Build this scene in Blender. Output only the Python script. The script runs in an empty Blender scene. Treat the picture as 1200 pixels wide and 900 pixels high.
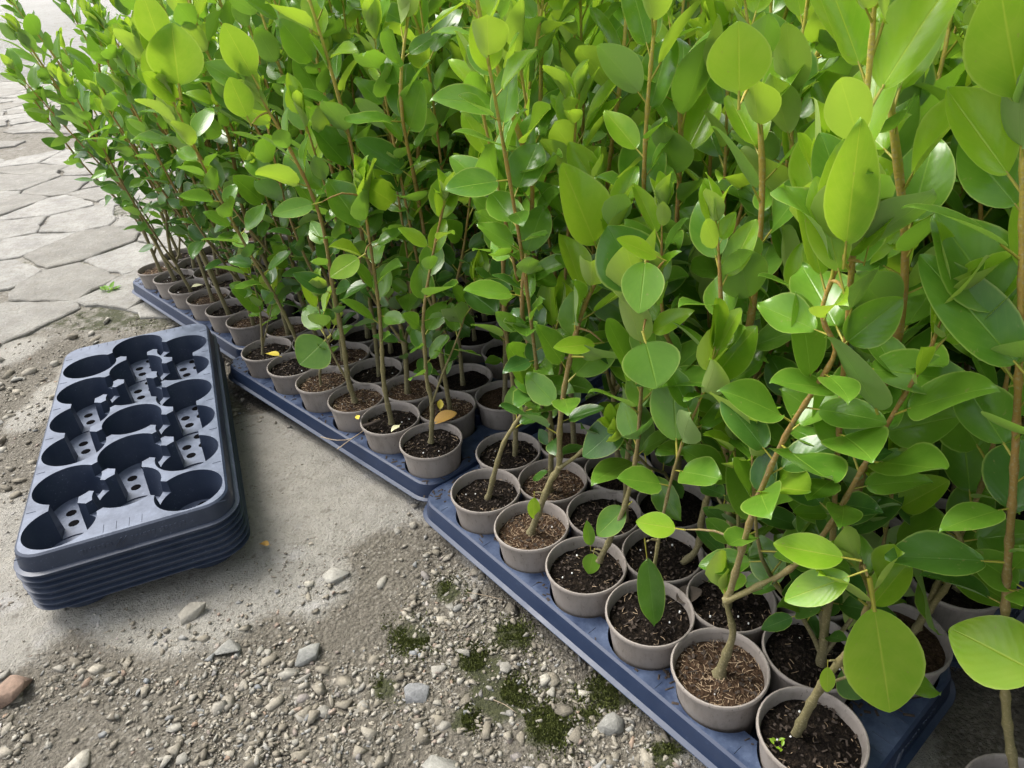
import bpy, bmesh, math, random
import numpy as np
from mathutils import Vector, Matrix
from mathutils.bvhtree import BVHTree

R = math.radians
random.seed(11)
rng = np.random.default_rng(11)
scene = bpy.context.scene
col = scene.collection

# ------------------------------------------------------------------ camera
F_PX, PITCH, ROLL, CAM_H = 848.8, 0.5373, -0.0761, 0.7432
CO = np.array([0.0, 0.0, CAM_H])
_c, _s = math.cos(PITCH), math.sin(PITCH)
FW = np.array([0, _c, -_s]); _u = np.array([0, _s, _c]); _r = np.array([1.0, 0, 0])
RT = math.cos(ROLL) * _r + math.sin(ROLL) * _u
UP = -math.sin(ROLL) * _r + math.cos(ROLL) * _u
cam_d = bpy.data.cameras.new('camera'); cam = bpy.data.objects.new('camera', cam_d); col.objects.link(cam)
cam.matrix_world = Matrix(((RT[0], UP[0], -FW[0], CO[0]), (RT[1], UP[1], -FW[1], CO[1]), (RT[2], UP[2], -FW[2], CO[2]), (0, 0, 0, 1)))
cam_d.sensor_width = 36; cam_d.lens = F_PX / 1200 * 36
cam_d.clip_start = 0.02; cam_d.clip_end = 2000
scene.camera = cam

# ------------------------------------------------------------------ light
SUN_EL, SUN_AZ = 58, -62          # azimuth measured from +Y towards +X
w = bpy.data.worlds.new('World'); scene.world = w; w.use_nodes = True
nt = w.node_tree; bg = nt.nodes['Background']
sky = nt.nodes.new('ShaderNodeTexSky'); sky.sky_type = 'NISHITA'; sky.sun_disc = False
sky.sun_elevation = R(SUN_EL); sky.sun_rotation = R(SUN_AZ)
sky.dust_density = 4.0; sky.air_density = 1.0; sky.ozone_density = 1.0
hs = nt.nodes.new('ShaderNodeHueSaturation'); hs.inputs['Saturation'].default_value = 0.35   # grey-white overcast
nt.links.new(sky.outputs[0], hs.inputs['Color']); nt.links.new(hs.outputs[0], bg.inputs['Color'])
bg.inputs['Strength'].default_value = 0.125
sl = bpy.data.lights.new('sun', 'SUN'); sl.energy = 1.5; sl.angle = R(28); sl.color = (1, 0.965, 0.9)
so = bpy.data.objects.new('sun', sl); col.objects.link(so)
sd = Vector((math.sin(R(SUN_AZ)) * math.cos(R(SUN_EL)), math.cos(R(SUN_AZ)) * math.cos(R(SUN_EL)), math.sin(R(SUN_EL))))
so.rotation_euler = sd.to_track_quat('Z', 'Y').to_euler(); so.location = (0, 0, 6)
vs = scene.view_settings; vs.view_transform = 'Standard'; vs.look = 'None'; vs.gamma = 1; vs.exposure = 1.35
vs.use_curve_mapping = False
scene.render.engine = 'CYCLES'
scene.render.resolution_x = 1024; scene.render.resolution_y = 768

# ------------------------------------------------------------------ helpers
def ray(u, v):
    d = FW * F_PX + RT * (u - 600) - UP * (v - 450)
    return d / np.linalg.norm(d)
def ground_at(u, v, z=0.0):
    d = ray(u, v); t = (z - CO[2]) / d[2]
    return CO + d * t
def on_plane(u, v, P, k=0.0):
    """point seen at (u,v) on the upright plane through P; k leans that plane towards (+) the viewer with height"""
    P = np.asarray(P, float); h = P - CO; h = np.array([h[0], h[1], 0]); h /= np.linalg.norm(h)
    n = h + np.array([0, 0, k]); d = ray(u, v)
    t = ((P - CO) @ n) / (d @ n)
    return CO + d * t
def project(p):
    d = np.asarray(p, float) - CO; z = d @ FW
    return 600 + F_PX * (d @ RT) / z, 450 - F_PX * (d @ UP) / z, z
def inside(px, py, poly):
    c = False; n = len(poly); j = n - 1
    for i in range(n):
        xi, yi = poly[i]; xj, yj = poly[j]
        if (yi > py) != (yj > py) and px < (xj - xi) * (py - yi) / (yj - yi) + xi: c = not c
        j = i
    return c
def tag(o, label=None, cat=None, group=None, kind=None):
    if label: o['label'] = label
    if cat: o['category'] = cat
    if group: o['group'] = group
    if kind: o['kind'] = kind
    return o
def link(name, me, parent=None, mat=None):
    o = bpy.data.objects.new(name, me); col.objects.link(o)
    if mat is not None and me is not None and len(me.materials) == 0: me.materials.append(mat)
    if parent is not None: o.parent = parent
    return o
def empty(name, loc, rz=0.0):
    o = bpy.data.objects.new(name, None); col.objects.link(o); o.location = loc; o.rotation_euler = (0, 0, rz)
    o.empty_display_size = 0.03
    return o
def quad_mesh(name, V, F, mats, mi=None, UV=None, smooth=True):
    V = np.asarray(V, np.float32); F = np.asarray(F, np.int32); k = F.shape[1]
    me = bpy.data.meshes.new(name)
    me.vertices.add(len(V)); me.vertices.foreach_set('co', V.ravel())
    me.loops.add(F.size); me.loops.foreach_set('vertex_index', F.ravel())
    me.polygons.add(len(F)); me.polygons.foreach_set('loop_start', np.arange(0, F.size, k, dtype=np.int32))
    for m in mats: me.materials.append(m)
    if mi is not None: me.polygons.foreach_set('material_index', np.asarray(mi, np.int32))
    if UV is not None:
        l = me.uv_layers.new(name='UVMap'); l.data.foreach_set('uv', np.asarray(UV, np.float32)[F.ravel()].ravel())
    me.update(calc_edges=True)
    if smooth: me.polygons.foreach_set('use_smooth', np.ones(len(F), bool))
    return me
def vnoise(x, y, seed=0):
    """cheap smooth value noise on arrays"""
    x = np.asarray(x, float); y = np.asarray(y, float)
    xi = np.floor(x).astype(int); yi = np.floor(y).astype(int); fx = x - xi; fy = y - yi
    fx = fx * fx * (3 - 2 * fx); fy = fy * fy * (3 - 2 * fy)
    def h(a, b):
        n = (a * 374761393 + b * 668265263 + seed * 1442695) & 0x7fffffff
        n = ((n ^ (n >> 13)) * 1274126177) & 0x7fffffff
        return ((n ^ (n >> 16)) & 0xffff) / 65535.0
    return (h(xi, yi) * (1 - fx) + h(xi + 1, yi) * fx) * (1 - fy) + (h(xi, yi + 1) * (1 - fx) + h(xi + 1, yi + 1) * fx) * fy

# ------------------------------------------------------------------ materials
class NB:
    def __init__(s, name):
        s.m = bpy.data.materials.new(name); s.m.use_nodes = True; s.t = s.m.node_tree; s.n = s.t.nodes
        s.b = s.n['Principled BSDF']; s.out = s.n['Material Output']
    def new(s, t, **kw):
        n = s.n.new(t)
        for k, v in kw.items():
            if k.startswith('i_'): n.inputs[k[2:].replace('_', ' ')].default_value = v
            else: setattr(n, k, v)
        return n
    def l(s, a, b): s.t.links.new(a, b)
    def noise(s, vec, scale, detail=4, rough=0.6):
        n = s.new('ShaderNodeTexNoise', i_Scale=scale, i_Detail=detail, i_Roughness=rough)
        if vec is not None: s.l(vec, n.inputs['Vector'])
        return n.outputs['Fac']
    def ramp(s, f, stops, interp='LINEAR'):
        r = s.new('ShaderNodeValToRGB'); r.color_ramp.interpolation = interp; e = r.color_ramp.elements
        while len(e) < len(stops): e.new(0.5)
        for i, (p, c) in enumerate(stops):
            e[i].position = p; e[i].color = (c, c, c, 1) if isinstance(c, (int, float)) else (*c, 1)
        s.l(f, r.inputs[0]); return r.outputs[0]
    def mix(s, f, a, b, mode='MIX'):
        m = s.new('ShaderNodeMix', data_type='RGBA', blend_type=mode)
        for sock, v in ((m.inputs[0], f), (m.inputs[6], a), (m.inputs[7], b)):
            if hasattr(v, 'links') or hasattr(v, 'is_linked'): s.l(v, sock)
            elif isinstance(v, (int, float)): sock.default_value = v
            else: sock.default_value = (*v, 1)
        return m.outputs[2]
    def math(s, op, a, b=None, clamp=False):
        m = s.new('ShaderNodeMath', operation=op, use_clamp=clamp)
        for i, v in enumerate((a, b)):
            if v is None: continue
            if hasattr(v, 'is_linked'): s.l(v, m.inputs[i])
            else: m.inputs[i].default_value = v
        return m.outputs[0]
    def bump(s, h, strength, dist, normal=None):
        b = s.new('ShaderNodeBump', i_Strength=strength, i_Distance=dist); s.l(h, b.inputs['Height'])
        if normal is not None: s.l(normal, b.inputs['Normal'])
        return b.outputs[0]
    def rnd(s):
        """a value that differs for each object and, in joined meshes, for each piece"""
        oi = s.new('ShaderNodeObjectInfo'); g = s.new('ShaderNodeNewGeometry')
        a = s.math('ADD', oi.outputs['Random'], g.outputs['Random Per Island'])
        return s.math('FRACT', a)
    def obj(s): return s.new('ShaderNodeTexCoord').outputs['Object']
    def pos(s): return s.new('ShaderNodeNewGeometry').outputs['Position']
    def col(s, c): 
        if hasattr(c, 'is_linked'): s.l(c, s.b.inputs['Base Color'])
        else: s.b.inputs['Base Color'].default_value = (*c, 1)
    def rough(s, c):
        if hasattr(c, 'is_linked'): s.l(c, s.b.inputs['Roughness'])
        else: s.b.inputs['Roughness'].default_value = c

def leaf_material(name, c0, c1, under, trans, tint, tr=0.33, rough=0.25):
    b = NB(name); r = b.rnd()
    uv = b.new('ShaderNodeTexCoord').outputs['UV']; sx = b.new('ShaderNodeSeparateXYZ'); b.l(uv, sx.inputs[0])
    d = b.math('ABSOLUTE', b.math('SUBTRACT', sx.outputs[0], 0.5))
    c = b.ramp(r, [(0, c0), (1, c1)])
    # faint side veins
    vv = b.math('SINE', b.math('ADD', b.math('MULTIPLY', sx.outputs[1], 46.0), b.math('MULTIPLY', d, -40.0)))
    vein = b.ramp(vv, [(0.80, 0.0), (0.97, 1.0)])
    mott = b.noise(b.pos(), 55, 3)
    c = b.mix(b.math('MULTIPLY', vein, 0.07), c, tint)
    c = b.mix(b.ramp(mott, [(0.35, 0.0), (0.75, 0.35)]), c, tint)
    rib = b.ramp(d, [(0.0, 1.0), (0.007, 0.75), (0.017, 0.0)])
    edge = b.ramp(d, [(0.455, 0.0), (0.49, 0.8)])
    c = b.mix(b.math('MULTIPLY', rib, 0.8), c, tint)
    spot = b.ramp(b.noise(b.pos(), 240, 2, 0.5), [(0.70, 0.0), (0.76, 0.6)])
    c = b.mix(spot, c, (.30, .27, .09))
    c = b.mix(b.math('MULTIPLY', edge, 0.75), c, (.46, .56, .13))
    back = b.new('ShaderNodeNewGeometry').outputs['Backfacing']
    c2 = b.mix(b.math('MULTIPLY', back, 0.72), c, under)
    b.col(c2); 
    rr = b.new('ShaderNodeMix', data_type='FLOAT'); b.l(back, rr.inputs[0]); rr.inputs[2].default_value = rough; rr.inputs[3].default_value = 0.6
    b.rough(rr.outputs[0])
    b.b.inputs['IOR'].default_value = 1.52
    h = b.math('ADD', b.math('MULTIPLY', rib, -0.8), b.math('ADD', b.math('MULTIPLY', vv, 0.035), b.math('MULTIPLY', mott, 0.5)))
    b.l(b.bump(h, 0.35, 0.0015), b.b.inputs['Normal'])
    t = b.new('ShaderNodeBsdfTranslucent'); b.l(b.mix(0.75, c, trans), t.inputs['Color'])
    mx = b.new('ShaderNodeMixShader'); mx.inputs[0].default_value = tr
    b.l(b.b.outputs[0], mx.inputs[1]); b.l(t.outputs[0], mx.inputs[2]); b.l(mx.outputs[0], b.out.inputs[0])
    return b.m
M = {}
M['leaf_old'] = leaf_material('leaf_old', (.035, .11, .022), (.085, .20, .028), (.24, .34, .16), (.13, .32, .02), (.13, .27, .05), 0.26)
M['leaf_mid'] = leaf_material('leaf_mid', (.075, .20, .022), (.14, .30, .028), (.29, .39, .15), (.24, .46, .02), (.25, .42, .05), 0.36)
M['leaf_young'] = leaf_material('leaf_young', (.15, .35, .018), (.27, .48, .026), (.38, .46, .16), (.42, .60, .03), (.48, .60, .07), 0.42)
def simple(name, c0, c1, scale=60, rough=0.6, bump=0.0, bs=200, rndcol=None):
    b = NB(name); p = b.obj()
    c = b.ramp(b.noise(p, scale), [(0.3, c0), (0.7, c1)])
    b.col(c); b.rough(rough)
    if bump: b.l(b.bump(b.noise(p, bs, 5), bump, 0.002), b.b.inputs['Normal'])
    return b.m
M['petiole'] = simple('petiole', (.34, .36, .05), (.42, .34, .05), 40, 0.45)
def stem_mat():
    b = NB('stem_bark'); uv = b.new('ShaderNodeTexCoord').outputs['UV']; sx = b.new('ShaderNodeSeparateXYZ'); b.l(uv, sx.inputs[0])
    n = b.noise(b.pos(), 120, 4)
    v = b.math('ADD', sx.outputs[1], b.math('MULTIPLY', b.math('SUBTRACT', n, 0.5), 0.22))
    c = b.ramp(v, [(0.0, (.15, .13, .065)), (0.22, (.21, .18, .07)), (0.45, (.25, .165, .05)), (0.7, (.36, .20, .045)), (0.95, (.46, .38, .06))])
    c = b.mix(b.ramp(b.noise(b.pos(), 420, 3), [(0.52, 0.0), (0.66, 0.55)]), c, (.36, .31, .18))
    b.col(c); b.rough(0.62); b.l(b.bump(b.noise(b.pos(), 500, 4), 0.6, 0.0015), b.b.inputs['Normal'])
    return b.m
M['stem'] = stem_mat()
def plastic(name, base, dusty, dust, rough, s=30.0, rg=(0.38, 0.72)):
    b = NB(name); p = b.pos()
    g = b.new('ShaderNodeNewGeometry'); sp = b.new('ShaderNodeSeparateXYZ'); b.l(g.outputs['Normal'], sp.inputs[0])
    n1 = b.noise(p, s, 6, 0.7); n2 = b.noise(p, s * 9, 4, 0.7)
    f = b.math('MULTIPLY', b.ramp(n1, [(rg[0], 0.0), (rg[1], 1.0)]), dust)
    upf = b.ramp(sp.outputs[2], [(0.965, 0.12), (0.995, 1.0)])  # upward faces paler: dust, with sky sheen mixed into the colour
    f = b.math('MULTIPLY', f, upf)
    f2 = b.math('MULTIPLY', b.math('MULTIPLY', b.ramp(n2, [(0.60, 0.0), (0.72, 0.75)]), dust), b.ramp(n1, [(.45, 0.1), (.6, 1.)]))
    c = b.mix(b.math('ADD', f, f2, True), base, dusty)
    b.col(c); b.rough(b.ramp(n1, [(0.3, rough), (0.8, min(1, rough + 0.25))]))
    b.l(b.bump(n2, 0.05, 0.001), b.b.inputs['Normal'])
    return b.m
M['tray'] = plastic('navy_plastic', (.014, .026, .062), (.15, .20, .31), 0.42, 0.33)
M['tray_clean'] = plastic('navy_plastic_clean', (.016, .025, .048), (.20, .235, .32), 0.85, 0.34, 30.0, (0.15, 0.85))  # pale blue deck tone: dust plus sky reflection set as colour
def pot_mat():
    b = NB('taupe_plastic'); o = b.obj(); oi = b.new('ShaderNodeObjectInfo')
    ad = b.new('ShaderNodeVectorMath', operation='MULTIPLY_ADD'); b.l(o, ad.inputs[0]); ad.inputs[1].default_value = (1, 1, .35)
    b.l(oi.outputs['Random'], ad.inputs[2]); v = ad.outputs[0]
    c = b.ramp(oi.outputs['Random'], [(0, (.235, .205, .18)), (1, (.285, .25, .222))])
    n = b.noise(v, 55, 6, .7)
    c = b.mix(b.ramp(n, [(.50, 0.), (.72, .55)]), c, (.12, .10, .078))
    c = b.mix(b.ramp(b.noise(v, 330, 3, .7), [(.62, 0.), (.70, .7)]), c, (.08, .062, .045))
    c = b.mix(b.ramp(b.noise(v, 24, 4, .7), [(.55, 0.), (.75, .35)]), c, (.38, .35, .32))
    b.col(c); b.rough(b.ramp(n, [(.3, .42), (.7, .72)])); b.l(b.bump(n, .1, .001), b.b.inputs['Normal'])
    return b.m
M['pot'] = pot_mat()
M['blue'] = plastic('blue_plastic', (.012, .045, .28), (.2, .24, .35), 0.2, 0.4, 8.0)
M['grey_plastic'] = plastic('grey_plastic', (.20, .21, .25), (.1, .1, .1), 0.3, 0.5, 8.0)
M['dust_floor'] = simple('dusty_floor', (.19, .185, .18), (.34, .32, .30), 90, 0.85, 0.3, 400)
def soil_mat(name, cs, fib):
    b = NB(name); p = b.obj(); v = b.new('ShaderNodeTexVoronoi', i_Scale=260.0); b.l(p, v.inputs['Vector'])
    n = b.noise(p, 170, 6, 0.75)
    c = b.ramp(n, cs)
    sp = b.ramp(b.noise(p, 600, 2), [(0.66, 0.0), (0.72, fib)])
    b.col(b.mix(sp, c, (.30, .22, .14))); b.rough(0.95); b.b.inputs['Specular IOR Level'].default_value = 0.1
    b.l(b.bump(b.math('ADD', n, b.math('MULTIPLY', v.outputs[0], 0.8)), 1.0, 0.006), b.b.inputs['Normal'])
    return b.m
M['soil_dark'] = soil_mat('dark_compost', [(0.3, (.004, .003, .0025)), (0.5, (.012, .009, .007)), (0.72, (.05, .036, .025))], 0.3)
M['soil_brown'] = soil_mat('fibrous_compost', [(0.3, (.03, .018, .011)), (0.55, (.085, .052, .032)), (0.8, (.17, .11, .068))], 0.8)
M['fibre'] = simple('straw_fibre', (.22, .15, .09), (.42, .31, .20), 30, 0.8)
M['bark_bit'] = simple('dark_bark', (.018, .013, .010), (.06, .042, .030), 60, 0.9)
M['perlite'] = simple('perlite', (.7, .7, .68), (.8, .8, .78), 60, 0.8)
def stone_mat(name, stops):
    b = NB(name); p = b.pos(); r = b.rnd()
    c = b.ramp(r, stops)
    n = b.noise(p, 110, 5, 0.7)
    c = b.mix(1.0, c, b.ramp(n, [(0.3, .62), (0.7, 1.12)]), 'MULTIPLY')
    sp = b.ramp(b.noise(p, 500, 2), [(0.62, 0.0), (0.75, 0.4)])
    b.col(b.mix(sp, c, (.1, .09, .075))); b.rough(0.9)
    b.l(b.bump(b.noise(p, 350, 5, 0.7), 0.6, 0.003), b.b.inputs['Normal'])
    return b.m
M['stone'] = stone_mat('gravel_stone', [(0, (.17, .15, .115)), (.25, (.27, .24, .185)), (.5, (.37, .335, .27)), (.7, (.28, .265, .23)), (.86, (.45, .42, .35)), (.93, (.23, .24, .245)), (.98, (.30, .21, .145)), (1, (.50, .49, .46))])
M['grey_stone'] = stone_mat('grey_stone', [(0, (.27, .265, .24)), (.5, (.34, .33, .29)), (1, (.24, .25, .25))])
M['brown_stone'] = stone_mat('brown_stone', [(0, (.22, .14, .10)), (1, (.26, .18, .13))])
def slab_mat():
    b = NB('paving_stone'); p = b.pos(); r = b.rnd()
    c = b.ramp(r, [(0, (.29, .275, .24)), (.5, (.35, .335, .30)), (1, (.41, .395, .36))])
    c = b.mix(1.0, c, b.ramp(b.noise(p, 9, 6, 0.7), [(0.3, .68), (0.65, 1.12)]), 'MULTIPLY')
    c = b.mix(b.ramp(b.noise(p, 26, 6, 0.75), [(0.46, 0.0), (0.66, 0.6)]), c, (.235, .215, .175))
    c = b.mix(b.ramp(b.noise(p, 140, 4, 0.7), [(0.53, 0.0), (0.68, 0.65)]), c, (.18, .165, .135))
    c = b.mix(b.ramp(b.noise(p, 190, 2), [(0.66, 0.0), (0.72, 0.6)]), c, (.62, .60, .56))
    b.col(c); b.rough(0.9); b.l(b.bump(b.noise(p, 60, 8, 0.75), 1.0, 0.014), b.b.inputs['Normal'])
    return b.m
M['slab'] = slab_mat()
def ground_mat():
    b = NB('yard_ground'); p = b.pos()
    def att(n): 
        a = b.new('ShaderNodeAttribute', attribute_name=n); return a.outputs['Fac']
    dirt, moss, far = att('dirt'), att('moss'), att('far')
    big = b.noise(p, 3.2, 5, 0.65); midn = b.noise(p, 28, 6, 0.72); fine = b.noise(p, 170, 5, 0.75); grit = b.noise(p, 420, 3, 0.7)
    con = b.ramp(midn, [(0.25, (.31, .285, .235)), (0.5, (.49, .46, .395)), (0.75, (.60, .57, .51))])
    con = b.mix(b.ramp(big, [(0.40, 0.0), (0.62, 0.6)]), con, (.42, .40, .36))
    con = b.mix(b.ramp(fine, [(0.56, 0.0), (0.70, 0.65)]), con, (.19, .165, .135))
    con = b.mix(b.ramp(b.noise(p, 9, 5, 0.7), [(0.56, 0.0), (0.66, 0.75)]), con, (.58, .56, .53))
    con = b.mix(b.ramp(b.noise(p, 75, 3, 0.6), [(0.60, 0.0), (0.70, 0.6)]), con, (.21, .185, .15))
    con = b.mix(b.ramp(grit, [(0.60, 0.0), (0.68, 0.6)]), con, (.60, .57, .52))
    dc = b.ramp(fine, [(0.3, (.115, .10, .078)), (0.5, (.20, .178, .138)), (0.72, (.34, .31, .25))])
    dc = b.mix(b.ramp(midn, [(0.42, 0.0), (0.7, 0.6)]), dc, (.25, .22, .175))
    vg = b.new('ShaderNodeTexVoronoi', i_Scale=190.0); b.l(p, vg.inputs['Vector'])
    vs_ = b.new('ShaderNodeSeparateColor'); b.l(vg.outputs['Color'], vs_.inputs[0])
    grain = b.ramp(vs_.outputs[0], [(0.0, (.09, .078, .06)), (.35, (.19, .168, .13)), (.7, (.31, .28, .225)), (1.0, (.46, .43, .37))])
    gdist = b.ramp(vg.outputs['Distance'], [(.25, 1.0), (.75, 0.0)])
    dc = b.mix(b.math('MULTIPLY', b.ramp(b.noise(p, 14, 4, .6), [(.35, .15), (.6, .75)]), gdist), dc, grain)
    con = b.mix(b.math('MULTIPLY', b.ramp(b.noise(p, 6, 4, .6), [(.35, .05), (.65, .35)]), gdist), con, b.mix(0.5, con, grain))
    edge = b.math('ADD', b.math('ADD', dirt, b.math('MULTIPLY', b.math('SUBTRACT', midn, 0.5), 1.3)), b.math('MULTIPLY', b.math('SUBTRACT', fine, 0.5), 1.0))
    c = b.mix(b.ramp(edge, [(0.30, 0.0), (0.75, 1.0)]), con, dc)
    # far paving: cracks between slabs too distant to model
    vo = b.new('ShaderNodeTexVoronoi', feature='DISTANCE_TO_EDGE', i_Scale=2.6, i_Randomness=0.85); b.l(p, vo.inputs['Vector'])
    crack = b.ramp(b.math('ADD', vo.outputs[0], b.math('MULTIPLY', fine, 0.03)), [(0.03, 1.0), (0.065, 0.0)])
    pav = b.mix(b.ramp(midn, [(0.3, 0.0), (0.7, 0.8)]), (.30, .293, .275), (.38, .372, .355))
    pav = b.mix(b.math('MULTIPLY', crack, 0.75), pav, (.24, .22, .17))
    c = b.mix(far, c, pav)
    me = b.math('ADD', moss, b.math('MULTIPLY', b.math('SUBTRACT', midn, 0.5), 1.0))
    c = b.mix(b.ramp(me, [(0.45, 0.0), (0.62, 0.85)]), c, b.ramp(fine, [(0.3, (.025, .035, .008)), (0.7, (.085, .095, .018))]))
    b.col(c); b.rough(0.93)
    h = b.math('ADD', b.math('MULTIPLY', midn, 1.6), b.math('ADD', fine, b.math('ADD', b.math('MULTIPLY', grit, 0.7), b.math('MULTIPLY', gdist, b.math('ADD', 0.12, b.math('MULTIPLY', dirt, 0.3))))))
    b.l(b.bump(h, 1.0, 0.010), b.b.inputs['Normal'])
    return b.m
M['ground'] = ground_mat()
M['moss'] = simple('moss_green', (.06, .075, .016), (.14, .16, .03), 300, 0.9)
M['dead_orange'] = simple('dead_leaf_orange', (.42, .20, .05), (.55, .36, .08), 60, 0.6)
M['dead_yellow'] = simple('dead_leaf_yellow', (.62, .46, .03), (.72, .60, .10), 60, 0.55)
M['dead_pale'] = simple('dead_leaf_pale', (.62, .60, .33), (.70, .68, .45), 60, 0.6)
M['dead_brown'] = simple('dead_leaf_brown', (.03, .024, .018), (.08, .06, .045), 60, 0.8)
M['twig'] = simple('dry_twig', (.26, .19, .12), (.42, .34, .25), 90, 0.8)

# ------------------------------------------------------------------ ground sheet
GRAVEL = [(-500, 850), (0, 800), (60, 775), (110, 745), (165, 765), (230, 765), (300, 735), (370, 700), (420, 650), (470, 628), (500, 608), (560, 650), (700, 760), (900, 920), (960, 1400), (-500, 1400)]
RUBBLE = [(-400, 430), (0, 408), (60, 388), (110, 372), (190, 352), (250, 372), (300, 425), (330, 475), (300, 500), (255, 480), (200, 395), (150, 400), (75, 420), (45, 500), (25, 585), (-400, 660)]
MOSS = [(585, 812, 50), (478, 742, 36), (660, 700, 40), (690, 728, 30), (600, 740, 30), (640, 845, 45), (525, 690, 24), (690, 830, 16), (560, 775, 40), (720, 800, 50), (450, 800, 25), (780, 880, 30), (540, 840, 25)]
def zones(x, y):
    px, py, z = project((x, y, 0))
    if z < 0.1: return 1.0, 0.0, 0.0, px, py
    qx = px + 90 * (float(vnoise(x * 11, y * 11, 31)) - .5) + 36 * (float(vnoise(x * 37, y * 37, 33)) - .5); qy = py + 60 * (float(vnoise(x * 11, y * 11, 32)) - .5) + 26 * (float(vnoise(x * 37, y * 37, 34)) - .5)
    d = 0.0
    if -200 < px < 1100 and 250 < py < 1100: d = 1.0 if (inside(qx, qy, GRAVEL) or inside(qx, qy, RUBBLE)) else 0.0
    if py < 395 and px < 420: d = .85 - .5 * float(vnoise(x * 3, y * 3, 35))
    elif not (-200 < px < 1100 and 250 < py < 1100): d = 0.0 if py < 320 else 1.0 if py > 760 else .4
    m = 0.0
    for a, b_, r in MOSS: m = max(m, 1.0 - math.hypot(px - a, (py - b_) * 1.3) / (r * 1.5))
    if py < 385 and px < 420: m = max(m, .62 * float(vnoise(x * 4, y * 4, 41)))
    return d, max(0, m), min(1, max(0, (math.hypot(x, y) - 7.5) / 1.5)), px, py
def axis(lo, hi, step, ext):
    a = list(np.arange(lo, hi + 1e-6, step)); g = step; x = hi
    while x < ext: g *= 1.35; x += g; a.append(x)
    g = step; x = lo
    while x > -ext: g *= 1.35; x -= g; a.insert(0, x)
    return np.array(a)
XS = axis(-1.7, 1.3, 0.014, 900); YS = axis(0.15, 2.7, 0.014, 900)
GX, GY = np.meshgrid(XS, YS)
GZ = -0.004 + 0.004 * (vnoise(GX * 7, GY * 7, 1) - 0.5) + 0.004 * (vnoise(GX * 31, GY * 31, 2) - 0.5)
nx, ny = len(XS), len(YS)
D_ = np.zeros_like(GX); MO = np.zeros_like(GX); FA = np.zeros_like(GX)
for j in range(ny):
    for i in range(nx):
        x, y = GX[j, i], GY[j, i]
        d, m, f, _, _ = zones(x, y)
        if x * x + y * y > 60: d = 0.3
        D_[j, i], MO[j, i], FA[j, i] = d, m, f
DS = D_.copy()
for _ in range(3):      # soften the zone edges
    DS[1:-1, 1:-1] = (DS[1:-1, 1:-1] * 2 + DS[:-2, 1:-1] + DS[2:, 1:-1] + DS[1:-1, :-2] + DS[1:-1, 2:]) / 6
GZ -= 0.007 * DS + 0.003 * DS * (vnoise(GX * 55, GY * 55, 3))
GZ += 0.004 * np.clip(MO, 0, 1)
idx = np.arange(nx * ny).reshape(ny, nx)
Fq = np.stack([idx[:-1, :-1], idx[:-1, 1:], idx[1:, 1:], idx[1:, :-1]], -1).reshape(-1, 4)
gme = quad_mesh('ground', np.stack([GX, GY, GZ], -1).reshape(-1, 3), Fq, [M['ground']])
for n, A_ in (('dirt', DS), ('moss', MO), ('far', FA)):
    a = gme.attributes.new(n, 'FLOAT', 'POINT'); a.data.foreach_set('value', A_.ravel().astype(np.float32))
ground = tag(link('ground', gme), 'yard ground of bare concrete, dirt and moss under the trays', 'ground', kind='structure')
def gz(x, y):
    i = min(max(np.searchsorted(XS, x) - 1, 0), nx - 2); j = min(max(np.searchsorted(YS, y) - 1, 0), ny - 2)
    return float(GZ[j, i])

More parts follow.
